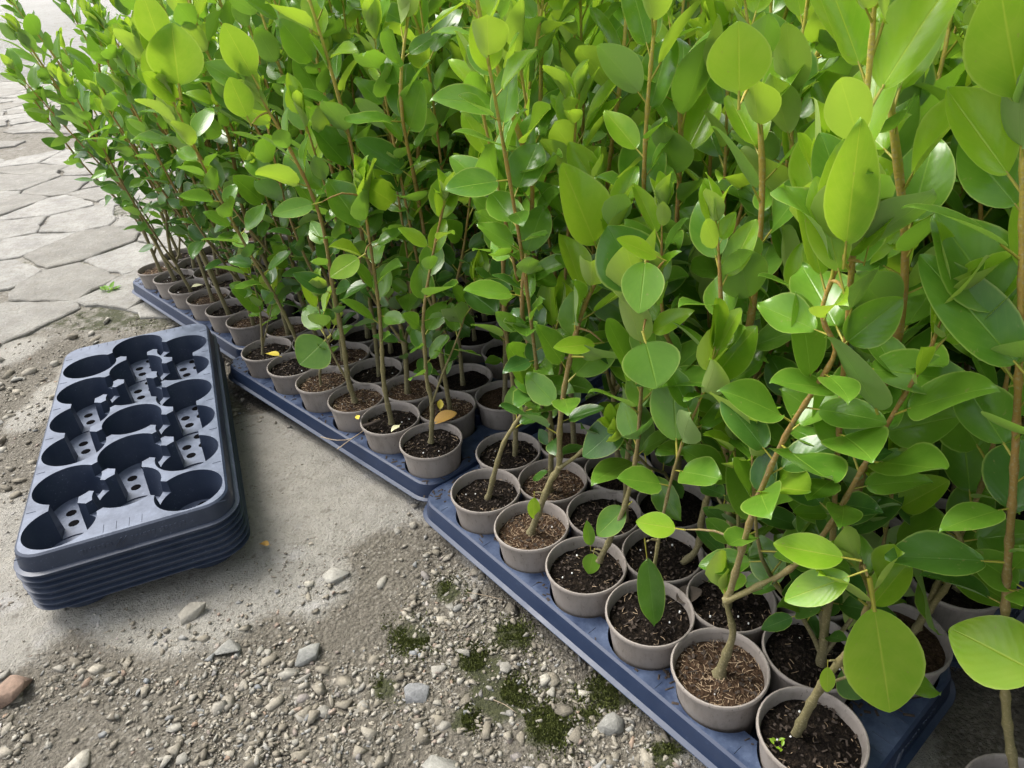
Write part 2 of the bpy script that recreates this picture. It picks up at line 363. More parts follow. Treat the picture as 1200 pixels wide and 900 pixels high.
# ------------------------------------------------------------------ paving slabs (crazy paving, one object each)
def clip(poly, px, py, nxn, nyn):
    out = []
    for i in range(len(poly)):
        a, b_ = poly[i], poly[(i + 1) % len(poly)]
        da = (a[0] - px) * nxn + (a[1] - py) * nyn; db = (b_[0] - px) * nxn + (b_[1] - py) * nyn
        if da <= 0: out.append(a)
        if (da < 0 < db) or (db < 0 < da):
            t = da / (da - db); out.append((a[0] + (b_[0] - a[0]) * t, a[1] + (b_[1] - a[1]) * t))
    return out
def slabs():
    rr = random.Random(5); pts = []
    # axes of the paving courses
    ca, sa = math.cos(R(28)), math.sin(R(28))
    gi = {}
    for a in range(-44, 20):
        for b_ in range(0, 58):
            u = (a + (0.5 if b_ % 2 else 0) + rr.uniform(-.42, .42)) * 0.30; v = (b_ + rr.uniform(-.34, .34)) * 0.22
            gi[(a, b_)] = (u * ca - v * sa - 0.2, u * sa + v * ca + 0.9)
    n = 0
    for (a, b_), (x, y) in gi.items():
        px, py, z = project((x, y, 0))
        dist = math.hypot(x, y)
        if z < .2 or dist > 9.0 or px < -70 or px > 300 or py > 392: continue
        if inside(px, py, RUBBLE): continue
        if rr.random() < 0.05 or (150 < py < 178 and rr.random() < 0.75): continue       # gaps filled with dirt
        poly = [(x - .6, y - .6), (x + .6, y - .6), (x + .6, y + .6), (x - .6, y + .6)]
        for da in range(-3, 4):
            for db in range(-3, 4):
                q = gi.get((a + da, b_ + db))
                if q is None or (da == 0 and db == 0): continue
                mx, my = (x + q[0]) / 2, (y + q[1]) / 2; dx, dy = q[0] - x, q[1] - y
                poly = clip(poly, mx, my, dx, dy)
                if len(poly) < 3: break
        if len(poly) < 3: continue
        # resample with a wobbling outline and a mortar gap
        gap = rr.uniform(.002, .006); ring = []
        cx = sum(p[0] for p in poly) / len(poly); cy = sum(p[1] for p in poly) / len(poly)
        for i in range(len(poly)):
            p, q = poly[i], poly[(i + 1) % len(poly)]; L = math.hypot(q[0] - p[0], q[1] - p[1]); k = max(1, int(L / 0.032))
            for t in range(k):
                ring.append((p[0] + (q[0] - p[0]) * t / k, p[1] + (q[1] - p[1]) * t / k))
        top = rr.uniform(-.001, .004); tx, ty = rr.uniform(-.01, .01), rr.uniform(-.01, .01)
        def hz(x_, y_): return top + (x_ - cx) * tx + (y_ - cy) * ty
        rings = []
        for inset, dz in ((gap, -.02), (gap + .0008, -.003), (gap + .005, .0)):
            rg = []
            for (x_, y_) in ring:
                d = math.hypot(x_ - cx, y_ - cy) or 1; wob = (vnoise(x_ * 26, y_ * 26, 9) - .5) * .022 + (vnoise(x_ * 90, y_ * 90, 12) - .5) * .010
                s = max(.2, (d - inset - wob) / d); X_, Y_ = cx + (x_ - cx) * s, cy + (y_ - cy) * s
                rg.append((X_ - x, Y_ - y, hz(X_, Y_) + dz))
            rings.append(rg)
        V = [p for rg in rings for p in rg]; m = len(ring); F = []
        for k in range(2):
            for i in range(m): F.append((k * m + i, k * m + (i + 1) % m, (k + 1) * m + (i + 1) % m, (k + 1) * m + i))
        V.append((cx - x, cy - y, hz(cx, cy) + .001)); c_ = len(V) - 1
        for i in range(m): F.append((2 * m + i, 2 * m + (i + 1) % m, c_))
        me = bpy.data.meshes.new('paving_slab'); me.from_pydata(V, [], F); me.update()
        o = link('paving_slab', me, ground, M['slab']); o.location = (x, y, 0.0); n += 1
    return n
N_SLAB = slabs()
print('SLABS', N_SLAB)

# ------------------------------------------------------------------ stones
def rock_verts(seed, n=15, flat=0.6):
    rr = random.Random(seed); bm = bmesh.new()
    for _ in range(n):
        v = Vector((rr.gauss(0, 1), rr.gauss(0, 1), rr.gauss(0, 1))).normalized() * rr.uniform(.82, 1.1)
        bm.verts.new((v.x * .5, v.y * .5 * rr.uniform(.62, .8), v.z * .5 * flat))
    r_ = bmesh.ops.convex_hull(bm, input=bm.verts)
    bmesh.ops.delete(bm, geom=[g for g in bm.verts if not g.link_faces], context='VERTS')
    bmesh.ops.triangulate(bm, faces=bm.faces); bm.verts.index_update()
    V = np.array([v.co[:] for v in bm.verts]); F = np.array([[v.index for v in f.verts] for f in bm.faces]); bm.free()
    return V, F
ROCKS = [rock_verts(i, 8 + i % 4, 0.40 + 0.07 * (i % 5)) for i in range(22)]
ROCK_ME = [quad_mesh('stone', V, F, [M['stone']], smooth=False) for V, F in ROCKS]
def rock_hero(seed, flat, mat, n=15):
    V, F = rock_verts(seed, n, flat); me = quad_mesh('stone', V, F, [mat], smooth=False)
    bm = bmesh.new(); bm.from_mesh(me)
    bmesh.ops.bevel(bm, geom=bm.edges[:] , offset=0.010, segments=1, affect='EDGES')
    bm.to_mesh(me); bm.free(); return me
def place_stone(px, py, wpx, seed, flat, mat, rot, label, elong=1.0):
    p = ground_at(px, py + wpx * 0.12); s = wpx * np.linalg.norm(p - CO) / F_PX
    o = link('stone', rock_hero(seed, flat, mat)); o.scale = (s, s * elong, s)
    o.rotation_euler = (0, 0, R(rot)); o.location = (p[0], p[1], gz(p[0], p[1]) + s * flat * .16)
    return tag(o, label, 'stone')
place_stone(713, 842, 46, 101, .38, M['grey_stone'], 20, 'pale grey flat stone lying against bright moss tuft beside the tray')
place_stone(487, 805, 40, 102, .45, M['stone'], -15, 'pale wedge stone with one straight edge beside a moss patch')
place_stone(357, 757, 36, 103, .55, M['grey_stone'], 40, 'upright grey angular stone in the middle of the gravel')
place_stone(266, 752, 30, 104, .55, M['grey_stone'], 0, 'rounded greenish grey pebble at the edge of the white concrete patch')
place_stone(12, 800, 48, 105, .55, M['brown_stone'], 10, 'reddish brown broken stone on the dirt before the stacked trays')
place_stone(516, 890, 52, 106, .40, M['grey_stone'], -35, 'large grey slate-like stone half buried in gravel')
place_stone(228, 712, 38, 107, .45, M['stone'], 25, 'beige block stone just in front of the stacked trays')
place_stone(88, 886, 34, 108, .45, M['stone'], 60, 'long smooth beige stone among small gravel')
place_stone(393, 668, 34, 109, .35, M['stone'], 15, 'flat buff stone where the concrete meets the gravel')
def gravel():
    rr = random.Random(3); cand = []
    def try_add(n, box, size, dens, poly):
        for _ in range(n):
            px, py = rr.uniform(*box[0]), rr.uniform(*box[1])
            p = ground_at(px, py)
            if poly is not None and not any(inside(px + rr.gauss(0, 38), py + rr.gauss(0, 26), q) for q in poly): continue
            if vnoise(p[0] * 9, p[1] * 9, 21) < dens * 0.55 + rr.uniform(-.2, .2): continue
            if rr.random() < .8 and any(math.hypot(px - a, (py - b_) * 1.3) < r_ * .62 for a, b_, r_ in MOSS): continue
            s = size(p)
            cand.append((s / np.linalg.norm(p - CO), p[0], p[1], s))
    # medium and small stones in the gravel, flat rubble on the left, scattered chips on the concrete
    try_add(3800, ((-150, 900), (590, 1010)), lambda p: rr.uniform(.008, .014) if rr.random() < .78 else rr.uniform(.014, .030), 0.5, [GRAVEL])
    try_add(56000, ((-200, 950), (590, 1060)), lambda p: min(.013, .0016 + rr.expovariate(1 / .0024)), 0.55, [GRAVEL])
    try_add(420, ((-120, 340), (350, 640)), lambda p: rr.uniform(.014, .042), 0.5, [RUBBLE])
    try_add(3600, ((-120, 340), (345, 660)), lambda p: rr.uniform(.004, .012), 0.4, [RUBBLE])
    try_add(9000, ((-100, 620), (400, 800)), lambda p: min(.012, .0012 + rr.expovariate(1 / .0014)), 0.75, None)
    try_add(500, ((-60, 230), (90, 360)), lambda p: rr.uniform(.006, .020), 1.15, None)
    try_add(4200, ((-60, 240), (60, 385)), lambda p: rr.uniform(.003, .010), .95, None)
    cand.sort(reverse=True)
    keep = []
    for c in cand:
        # keep clear of the hero stones' footprints is not needed: stones lie over each other in gravel
        keep.append(c)
    for (_, x, y, s) in keep[:285]:
        o = link('stone', ROCK_ME[rr.randrange(len(ROCK_ME))], ground)
        o.scale = (s, s, s * rr.uniform(.7, 1)); o.rotation_euler = (rr.uniform(-.25, .25), rr.uniform(-.25, .25), rr.uniform(0, 6.3))
        o.location = (x, y, gz(x, y) + s * .06)
    Vs, Fs, k = [], [], 0
    for (_, x, y, s) in keep[285:]:
        V, F = ROCKS[rr.randrange(len(ROCKS))]
        mt = np.array(Matrix.Rotation(rr.uniform(0, 6.3), 3, 'Z') @ Matrix.Rotation(rr.uniform(-.5, .5), 3, 'X')) * s
        Vs.append(V @ mt.T + np.array([x, y, gz(x, y) + s * .12])); Fs.append(F + k); k += len(V)
    o = link('gravel', quad_mesh('gravel', np.concatenate(Vs), np.concatenate(Fs), [M['stone']], smooth=False))
    tag(o, 'loose small beige gravel scattered over the dirt', 'gravel', kind='stuff')
gravel()
def moss():
    rr = random.Random(8); Vs, Fs, k = [], [], 0
    for a, b_, r in MOSS:
        for _ in range(int(r * r * 3.2)):
            ang, rad = rr.uniform(0, 6.3), abs(rr.gauss(0, .55)) * r
            px, py = a + rad * math.cos(ang), b_ + rad * math.sin(ang) * .75
            p = ground_at(px, py)
            if vnoise(p[0] * 40, p[1] * 40, 5) < .42: continue
            h = rr.uniform(.0008, .0032); z = gz(p[0], p[1]); az = rr.uniform(0, 6.3); wd = h * .5
            lean = np.array([rr.uniform(-1, 1), rr.uniform(-1, 1)]) * h * .6
            c, s = math.cos(az) * wd, math.sin(az) * wd
            Vs.append([(p[0] - c, p[1] - s, z - .001), (p[0] + c, p[1] + s, z - .001), (p[0] + lean[0] + c * .3, p[1] + lean[1] + s * .3, z + h), (p[0] + lean[0] - c * .3, p[1] + lean[1] - s * .3, z + h)])
            Fs.append([k, k + 1, k + 2, k + 3]); k += 4
    o = link('moss', quad_mesh('moss', np.array(Vs).reshape(-1, 3), Fs, [M['moss']]))
    tag(o, 'low olive green moss cushions in the gravel beside the tray', 'moss', kind='stuff')
moss()

# ------------------------------------------------------------------ plant tray (18 staggered cups, thin shell)
PITCH_U, PITCH_V = 0.100, 0.083
U0, U1, V0, V1 = -0.103, 0.553, -0.053, 0.219
DECK = 0.055
def cup_xy():
    return [(PITCH_U * i - (0.05 if r == 1 else 0), PITCH_V * r, r, i) for r in range(3) for i in range(6)]
def rrect(inset, r, seg=7):
    x0, x1, y0, y1 = U0 + inset, U1 - inset, V0 + inset, V1 - inset; r = max(.004, r - inset); out = []
    for cx, cy, a0 in ((x1 - r, y1 - r, 0), (x0 + r, y1 - r, 90), (x0 + r, y0 + r, 180), (x1 - r, y0 + r, 270)):
        for k in range(seg + 1):
            a = R(a0 + 90 * k / seg); out.append((cx + r * math.cos(a), cy + r * math.sin(a)))
    return out
def solid_from_rings(rings):
    bm = bmesh.new(); vr = [[bm.verts.new(p) for p in rg] for rg in rings]; n = len(rings[0])
    for a, b_ in zip(vr[:-1], vr[1:]):
        for i in range(n): bm.faces.new((a[i], a[(i + 1) % n], b_[(i + 1) % n], b_[i]))
    bm.faces.new(vr[-1]); bm.faces.new(list(reversed(vr[0])))
    bmesh.ops.recalc_face_normals(bm, faces=bm.faces)
    return bm
def make_tray_mesh():
    prof = [(-.012, -.012), (-.0092, .0280), (-.0088, .0285), (-.0030, .0300), (-.0005, .0475), (.0010, .0528), (.0042, .055)]
    # outer rings from below upwards: hidden base, lip, skirt, rounded deck edge
    rings = [[(x, y, z) for x, y in rrect(ins, .036)] for ins, z in prof]
    bm = solid_from_rings(rings); me = bpy.data.meshes.new('tray_block'); bm.to_mesh(me); bm.free()
    blk = link('tray_block', me)
    cut = bmesh.new()
    def cyl(x, y, r0, z0, r1, z1, n):
        a = [cut.verts.new((x + r0 * math.cos(6.2832 * k / n), y + r0 * math.sin(6.2832 * k / n), z0)) for k in range(n)]
        b_ = [cut.verts.new((x + r1 * math.cos(6.2832 * k / n), y + r1 * math.sin(6.2832 * k / n), z1)) for k in range(n)]
        for k in range(n): cut.faces.new((a[k], a[(k + 1) % n], b_[(k + 1) % n], b_[k]))
        cut.faces.new(b_); cut.faces.new(list(reversed(a)))
    cups = cup_xy()
    for (x, y, r, i) in cups: cyl(x, y, .0405, .004, .0470, .060, 40)
    P = {(r, i): (x, y) for x, y, r, i in cups}
    def chan(a, b_, wd, z0):
        (xa, ya), (xb, yb) = P[a], P[b_]; dx, dy = xb - xa, yb - ya; L = math.hypot(dx, dy); dx, dy = dx / L, dy / L
        xa, ya, xb, yb = xa + dx * .02, ya + dy * .02, xb - dx * .02, yb - dy * .02
        for sgn in (0,):
            lo, hi = wd * .44, wd * .5
            vs_ = []
            for z, hw in ((z0, lo), (.061, hi)):
                for (x, y, s) in ((xa, ya, -1), (xb, yb, -1), (xb, yb, 1), (xa, ya, 1)):
                    vs_.append(cut.verts.new((x - dy * hw * s * -1, y + dx * hw * s * -1, z)))
            b0, t0 = vs_[:4], vs_[4:]
            for k in range(4): cut.faces.new((b0[k], b0[(k + 1) % 4], t0[(k + 1) % 4], t0[k]))
            cut.faces.new(t0); cut.faces.new(list(reversed(b0)))
    k = 0
    for r, pairs in ((0, ((1, 2), (2, 3), (4, 5))), (1, ((0, 1), (1, 2), (4, 5))), (2, ((0, 1), (2, 3), (3, 4)))):
        for a, b_ in pairs:      # deep gutters along the columns
            k += 1; chan((r, a), (r, b_), .038, .0052 + .00012 * k)
    for i in range(6):           # shallow notches between the columns
        for a, b_ in (((0, i), (1, i)), ((2, i), (1, i))):
            k += 1; chan(a, b_, .032, .030 + .0003 * k)
    for a, b_ in (((0, 1), (1, 2)), ((0, 4), (1, 5)), ((2, 1), (1, 2)), ((2, 3), (1, 4))):
        k += 1; chan(a, b_, .026, .030 + .0003 * k)
    bmesh.ops.recalc_face_normals(cut, faces=cut.faces)
    me2 = bpy.data.meshes.new('tray_cut'); cut.to_mesh(me2); cut.free(); co = link('tray_cut', me2)
    md = blk.modifiers.new('b', 'BOOLEAN'); md.operation = 'DIFFERENCE'; md.solver = 'EXACT'; md.object = co; md.use_self = True
    dg = bpy.context.evaluated_depsgraph_get(); me3 = bpy.data.meshes.new_from_object(blk.evaluated_get(dg))
    bpy.data.objects.remove(blk); bpy.data.objects.remove(co)
    bm = bmesh.new(); bm.from_mesh(me3)
    # drop the closed underside: keep lip, skirt, deck, cup walls and floors as one sheet
    kill = []
    for f in bm.faces:
        c = f.calc_center_median()
        if max(v.co.z for v in f.verts) < .0285 and min(v.co.z for v in f.verts) < -.005: kill.append(f)
    bmesh.ops.delete(bm, geom=kill, context='FACES')
    bmesh.ops.remove_doubles(bm, verts=bm.verts, dist=1e-5)
    bmesh.ops.triangulate(bm, faces=[f for f in bm.faces if len(f.verts) > 4])
    for f in bm.faces:
        c = f.calc_center_median()
        f.material_index = 1 if (f.normal.z > .9 and c.z < .035) else 0
        f.smooth = False
    # give the sheet its wall thickness
    bm.to_mesh(me3); bm.free()
    tmp = link('tray_tmp', me3); sm = tmp.modifiers.new('s', 'SOLIDIFY'); sm.thickness = .0009; sm.offset = -1
    dg = bpy.context.evaluated_depsgraph_get(); me4 = bpy.data.meshes.new_from_object(tmp.evaluated_get(dg))
    bpy.data.objects.remove(tmp); me4.name = 'plant_tray'
    me4.set_sharp_from_angle(angle=R(32))
    return me4
TRAY = make_tray_mesh()
TRAY.materials.clear(); TRAY.materials.append(M['tray']); TRAY.materials.append(M['dust_floor'])
TRAY_S = TRAY.copy(); TRAY_S.materials.clear(); TRAY_S.materials.append(M['tray_clean']); TRAY_S.materials.append(M['dust_floor'])
# floor drain holes: closed discs on each cup floor, the shade inside painted near black
def drain_mesh():
    V, F, k = [], [], 0
    for (x, y, r, i) in cup_xy():
        for du, dv in ((-.027, .007), (.0, -.012), (.004, .014), (.028, -.006)):
            cx, cy = x + du, y + dv; n = 10
            for z, rad in ((.0039, .0078), (.0044, .0072), (.0042, .0060)):
                V += [(cx + rad * math.cos(6.2832 * t / n), cy + rad * math.sin(6.2832 * t / n), z) for t in range(n)]
            for q in range(2):
                for t in range(n): F.append((k + q * n + t, k + q * n + (t + 1) % n, k + (q + 1) * n + (t + 1) % n, k + (q + 1) * n + t))
            F.append(tuple(k + 2 * n + t for t in range(n))); k += 3 * n
    me = bpy.data.meshes.new('drain_holes'); me.from_pydata(V, [], F); me.update(); return me
M['hole'] = simple('hole_shade', (.004, .004, .005), (.008, .008, .009), 30, 0.9)
M['hole'].node_tree.nodes['Principled BSDF'].inputs['Specular IOR Level'].default_value = 0.0
DRAIN = drain_mesh(); DRAIN.materials.append(M['hole'])
# shallow deck ribs on the tray top (moulded lines)
def deck_marks():
    V, F = [], []
    def bar(x0, y0, x1, y1, wd=.0011, z=.0554):
        dx, dy = x1 - x0, y1 - y0; L = math.hypot(dx, dy); nx_, ny_ = -dy / L * wd / 2, dx / L * wd / 2; k = len(V)
        V.extend([(x0 + nx_, y0 + ny_, z - .0008), (x0 - nx_, y0 - ny_, z - .0008), (x1 - nx_, y1 - ny_, z - .0008), (x1 + nx_, y1 + ny_, z - .0008), (x0, y0, z + .0002), (x1, y1, z + .0002)])
        F.extend([(k, k + 3, k + 5, k + 4), (k + 1, k + 4, k + 5, k + 2)])
    for v in np.arange(V0 + .03, V1 - .02, .016):
        if all((U1 - .03 - x) ** 2 + (v - y) ** 2 > .052 ** 2 for x, y, _, _ in cup_xy()): bar(U1 - .008, v, U1 - .026, v)
        if all((U0 + .02 - x) ** 2 + (v - y) ** 2 > .052 ** 2 for x, y, _, _ in cup_xy()): bar(U0 + .008, v, U0 + .020, v)
    for i in range(-1, 6):
        bar(.05 + .1 * i, V0 + .006, .05 + .1 * i, V0 + .018); bar(.05 + .1 * i, V1 - .006, .05 + .1 * i, V1 - .018)
    me = bpy.data.meshes.new('deck_ribs'); me.from_pydata(V, [], F); me.update(); return me
RIBS = deck_marks(); RIBS.materials.append(M['tray_clean'])
def emboss():
    """raised double slash and the small worn marks beside it on the end wall"""
    rr = random.Random(2); bm = bmesh.new()
    def slab(vc, zc, wd, ht, slant, xo):
        pts = []
        for dv, dz in ((-wd / 2, -ht / 2), (wd / 2, -ht / 2), (wd / 2, ht / 2), (-wd / 2, ht / 2)):
            z = zc + dz; x = U1 + .004 - (z - .030) / .018 * .0035
            pts.append((x, vc + dv + slant * dz, z))
        a = [bm.verts.new((x - .0008, y, z)) for x, y, z in pts]; b_ = [bm.verts.new((x + xo, y, z)) for x, y, z in pts]
        for k in range(4): bm.faces.new((a[k], a[(k + 1) % 4], b_[(k + 1) % 4], b_[k]))
        bm.faces.new(b_)
    slab(.072, .0415, .0011, .010, 1.0, .0012); slab(.078, .0415, .0011, .010, 1.0, .0012)
    v = .028
    while v < .064: slab(v, .0415, rr.uniform(.001, .0035), rr.uniform(.003, .006), 0, .0004); v += rr.uniform(.0045, .006)
    v = .090
    while v < .160:
        if not .118 < v < .126: slab(v, .0415, rr.uniform(.001, .0035), rr.uniform(.003, .006), 0, .0004)
        v += rr.uniform(.0045, .0065)
    bmesh.ops.recalc_face_normals(bm, faces=bm.faces)
    me = bpy.data.meshes.new('embossed_marks'); bm.to_mesh(me); bm.free(); return me
EMB = emboss(); EMB.materials.append(M['tray_clean'])
def make_tray(me, ox, oy, z, ang, label, group, full=True):
    o = link('plant_tray', me); o.location = (ox, oy, z); o.rotation_euler = (0, 0, ang)
    tag(o, label, 'tray', group)
    if full:
        link('drain_holes', DRAIN, o)['kind'] = 'stuff'; link('deck_ribs', RIBS, o)['kind'] = 'stuff'
    link('embossed_marks', EMB, o)['kind'] = 'stuff'
    return o
# stack of seven empty trays
cs = np.mean([ground_at(u, v, .118)[:2] for u, v in ((75, 405), (245, 377), (266, 590), (15, 661))], axis=0)
SA = 0.3578 - math.pi / 2
def tray_origin(cx, cy, a):
    lx, ly = (U0 + U1) / 2, (V0 + V1) / 2
    return cx - (lx * math.cos(a) - ly * math.sin(a)), cy - (lx * math.sin(a) + ly * math.cos(a))
names = ['bottom empty navy tray, resting on the ground under the whole stack', 'second empty tray from the ground in the stack of bare navy trays', 'third empty tray from the ground in the stack of bare navy trays',
         'middle empty tray of the seven stacked bare navy trays', 'third empty tray from the top of the stack of bare navy trays', 'second empty tray from the top of the stack of bare navy trays', 'topmost empty navy tray of the stack, its eighteen cups open and dusty']
for k in range(7):
    j = (random.uniform(-.0012, .0012), random.uniform(-.0012, .0012)) if k < 6 else (0, 0)
    ox, oy = tray_origin(cs[0] + j[0], cs[1] + j[1], SA)
    make_tray(TRAY_S, ox, oy, .0005 + k * .0103, SA, names[k], 'stacked empty trays', k == 6)

# ------------------------------------------------------------------ pots
def lathe(prof, n=36):
    V = [(r * math.cos(6.28319 * k / n), r * math.sin(6.28319 * k / n), z) for r, z in prof for k in range(n)]; F = []
    for a in range(len(prof) - 1):
        for k in range(n): F.append((a * n + k, a * n + (k + 1) % n, (a + 1) * n + (k + 1) % n, (a + 1) * n + k))
    return np.array(V), np.array(F)
POT_H = 0.090
V, F = lathe([(.001, .001), (.036, .001), (.0378, .003), (.0462, .0760), (.0468, .0765), (.0475, .0842), (.0466, .0846), (.0452, .076), (.040, .02)])
POT = quad_mesh('pot', V, F, [M['pot']]); POT.set_sharp_from_angle(angle=R(35))
V, F = lathe([(.0468, .0838), (.0494, .0842), (.0500, .0862), (.0500, .0882), (.0492, .0898), (.0480, .0900), (.0470, .0890), (.0464, .083)])
RIM = quad_mesh('rim', V, F, [M['pot']]); RIM.set_sharp_from_angle(angle=R(45))
def soil_mesh(seed, mat):
    V, F = [], []; n = 30; rr = [0, .008, .016, .024, .032, .039, .0458]
    for a, r in enumerate(rr):
        for k in range(n):
            t = 6.28319 * k / n; x, y = r * math.cos(t), r * math.sin(t)
            z = .0745 + .004 * (vnoise(x * 60 + seed * 7, y * 60, seed) - .5) + .004 * (vnoise(x * 200, y * 200 + seed, seed) - .5) + .003 * (1 - r / .046)
            V.append((x, y, float(z)))
    for a in range(len(rr) - 1):
        for k in range(n): F.append((a * n + k, a * n + (k + 1) % n, (a + 1) * n + (k + 1) % n, (a + 1) * n + k))
    return quad_mesh('soil', V, F, [mat])
SOILS = [soil_mesh(i, M['soil_dark']) for i in range(4)] + [soil_mesh(i, M['soil_brown']) for i in range(4, 7)]
def debris_mesh(seed, nf, nb, npl):
    rr = random.Random(seed); V, F, mi = [], [], []
    def strip(L, wd, m):
        r, a = .043 * math.sqrt(rr.random()), rr.uniform(0, 6.3); x, y = r * math.cos(a), r * math.sin(a); d = rr.uniform(0, 6.3); b_ = rr.uniform(-.5, .5)
        k = len(V); z = .0775 + rr.uniform(-.001, .0015); tl = rr.uniform(-.2, .25)
        for t in range(4):
            q = t / 3 - .5; dd = d + b_ * q; cx, cy = x + math.cos(dd) * L * q, y + math.sin(dd) * L * q
            if math.hypot(cx, cy) > .0445: s = .0445 / math.hypot(cx, cy); cx *= s; cy *= s
            V.append((cx - math.sin(dd) * wd, cy + math.cos(dd) * wd, z + tl * L * q)); V.append((cx + math.sin(dd) * wd, cy - math.cos(dd) * wd, z + tl * L * q + wd * .8))
        for t in range(3): F.append((k + 2 * t, k + 2 * t + 1, k + 2 * t + 3, k + 2 * t + 2)); mi.append(m)
    for _ in range(nf): strip(rr.uniform(.002, .009), rr.uniform(.00012, .00032), 0)
    for _ in range(nb): strip(rr.uniform(.002, .006), rr.uniform(.0005, .0013), 1)
    for _ in range(npl):
        r, a = .041 * math.sqrt(rr.random()), rr.uniform(0, 6.3); s = rr.uniform(.0008, .0018); c = np.array([r * math.cos(a), r * math.sin(a), .0775]); k = len(V)
        for dx in (-1, 1):
            for dy in (-1, 1):
                for dz in (-1, 1): V.append(tuple(c + np.array([dx, dy, dz]) * s * .7))
        for q in ((0, 1, 3, 2), (4, 6, 7, 5), (0, 4, 5, 1), (2, 3, 7, 6), (1, 5, 7, 3)): F.append(tuple(k + t for t in q)); mi.append(2)
    return quad_mesh('compost_bits', V, F, [M['fibre'], M['bark_bit'], M['perlite']], mi, smooth=False)
DEB_D = [debris_mesh(20 + i, 40, 90, 3) for i in range(3)]; DEB_B = [debris_mesh(30 + i, 260, 110, 2) for i in range(3)]

# ------------------------------------------------------------------ leaves
AGES = ['leaf_old', 'leaf_mid', 'leaf_young']
PET = 0.24
def leaf_arrays(seed, age, nu=4, nv=7, calm=False):
    rr = random.Random(seed * 7 + age); V, UV, F, mi = [], [], [], []
    cup = rr.uniform(.10, .34) if age < 2 else rr.uniform(.25, .6)
    bend = rr.uniform(-.10, .26); wav = rr.choice([.012, .03, .05, .07]) * rr.uniform(.7, 1.2); frq = rr.uniform(6, 12); fold = rr.uniform(-.02, .22); ph = rr.uniform(0, 6.3); twist = rr.uniform(-.25, .25)
    wr = rr.uniform(.27, .35) if age < 2 else rr.uniform(.24, .325); asym = rr.uniform(-.03, .03); tipx = rr.uniform(-.03, .03)
    peak = rr.uniform(.80, .98)
    if calm: bend, twist, asym, cup = rr.uniform(.0, .06), twist * .4, 0., .12; wav *= .5; fold = .06
    for j in range(nv + 1):
        t = j / nv; tt = .5 - .5 * math.cos(math.pi * t)          # denser at both ends
        wdt = wr * max(0.045 if j in (0, nv) else 0, math.sin(math.pi * min(1, tt ** peak)) ** .60) * (1 - .22 * tt ** 4)
        for i in range(nu + 1):
            s = i / nu * 2 - 1; s = math.copysign(abs(s) ** .85, s)
            x = s * wdt + tipx * t * t; z = cup * (s * wdt) ** 2 / .3 + asym * s
            z += wav * math.sin(ph + t * frq + (1.9 if s > 0 else 0)) * abs(s) ** 1.6; z += fold * abs(s) * wdt
            z -= bend * t * t; z += twist * s * wdt * t
            V.append((x, PET + tt, z)); UV.append((i / nu, tt))
    for j in range(nv):
        for i in range(nu):
            a = j * (nu + 1) + i; F.append((a, a + 1, a + nu + 2, a + nu + 1)); mi.append(0)
    k = len(V)
    for y, r, z in ((-.02, .020, -.012), (PET + .03, .014, -.006)):
        for q in range(3):
            a = 2.0944 * q + .52; V.append((r * math.cos(a), y, z + r * math.sin(a))); UV.append((.5, .5))
    for q in range(3): F.append((k + q, k + (q + 1) % 3, k + 3 + (q + 1) % 3, k + 3 + q)); mi.append(1)
    return np.array(V), np.array(F), np.array(mi), np.array(UV)
NV = 14
LEAF = [[leaf_arrays(s, a) for s in range(NV)] for a in range(3)]
LEAF_ME = [[quad_mesh('leaf', V, F, [M[AGES[a]], M['petiole']], mi, UV) for (V, F, mi, UV) in LEAF[a]] for a in range(3)]
HERO_ME = [[quad_mesh('leaf', *(lambda q: (q[0], q[1], [M[AGES[a]], M['petiole']], q[2], q[3]))(leaf_arrays(s, a, 8, 14))) for s in range(NV)] for a in range(3)]
CALM = [[leaf_arrays(s, a, 8, 14, True) for s in range(NV)] for a in range(3)]
CALM_ME = [[quad_mesh('leaf', V, F, [M[AGES[a]], M['petiole']], mi, UV) for (V, F, mi, UV) in CALM[a]] for a in range(3)]
def nrm(v): return v / (np.linalg.norm(v) + 1e-9)
Z = np.array([0, 0, 1.0])
def leaf_matrix(p, y, n, L, sx=1.0):
    y = nrm(y); x = nrm(np.cross(y, n)); z = np.cross(x, y); m = np.eye(4)
    m[:3, 0] = x * L * sx; m[:3, 1] = y * L; m[:3, 2] = z * L; m[:3, 3] = p
    return m
class Plant: pass
PLANTS = []
def spline(pts, per=0.02):
    pts = [np.asarray(p, float) for p in pts]; P = [2 * pts[0] - pts[1]] + pts + [2 * pts[-1] - pts[-2]]; out = []
    for i in range(1, len(P) - 2):
        L = np.linalg.norm(P[i + 1] - P[i]); k = max(2, int(L / per))
        for t in range(k):
            t = t / k
            out.append(.5 * ((2 * P[i]) + (-P[i - 1] + P[i + 1]) * t + (2 * P[i - 1] - 5 * P[i] + 4 * P[i + 1] - P[i + 2]) * t * t + (-P[i - 1] + 3 * P[i] - 3 * P[i + 1] + P[i + 2]) * t ** 3))
    out.append(pts[-1]); return out
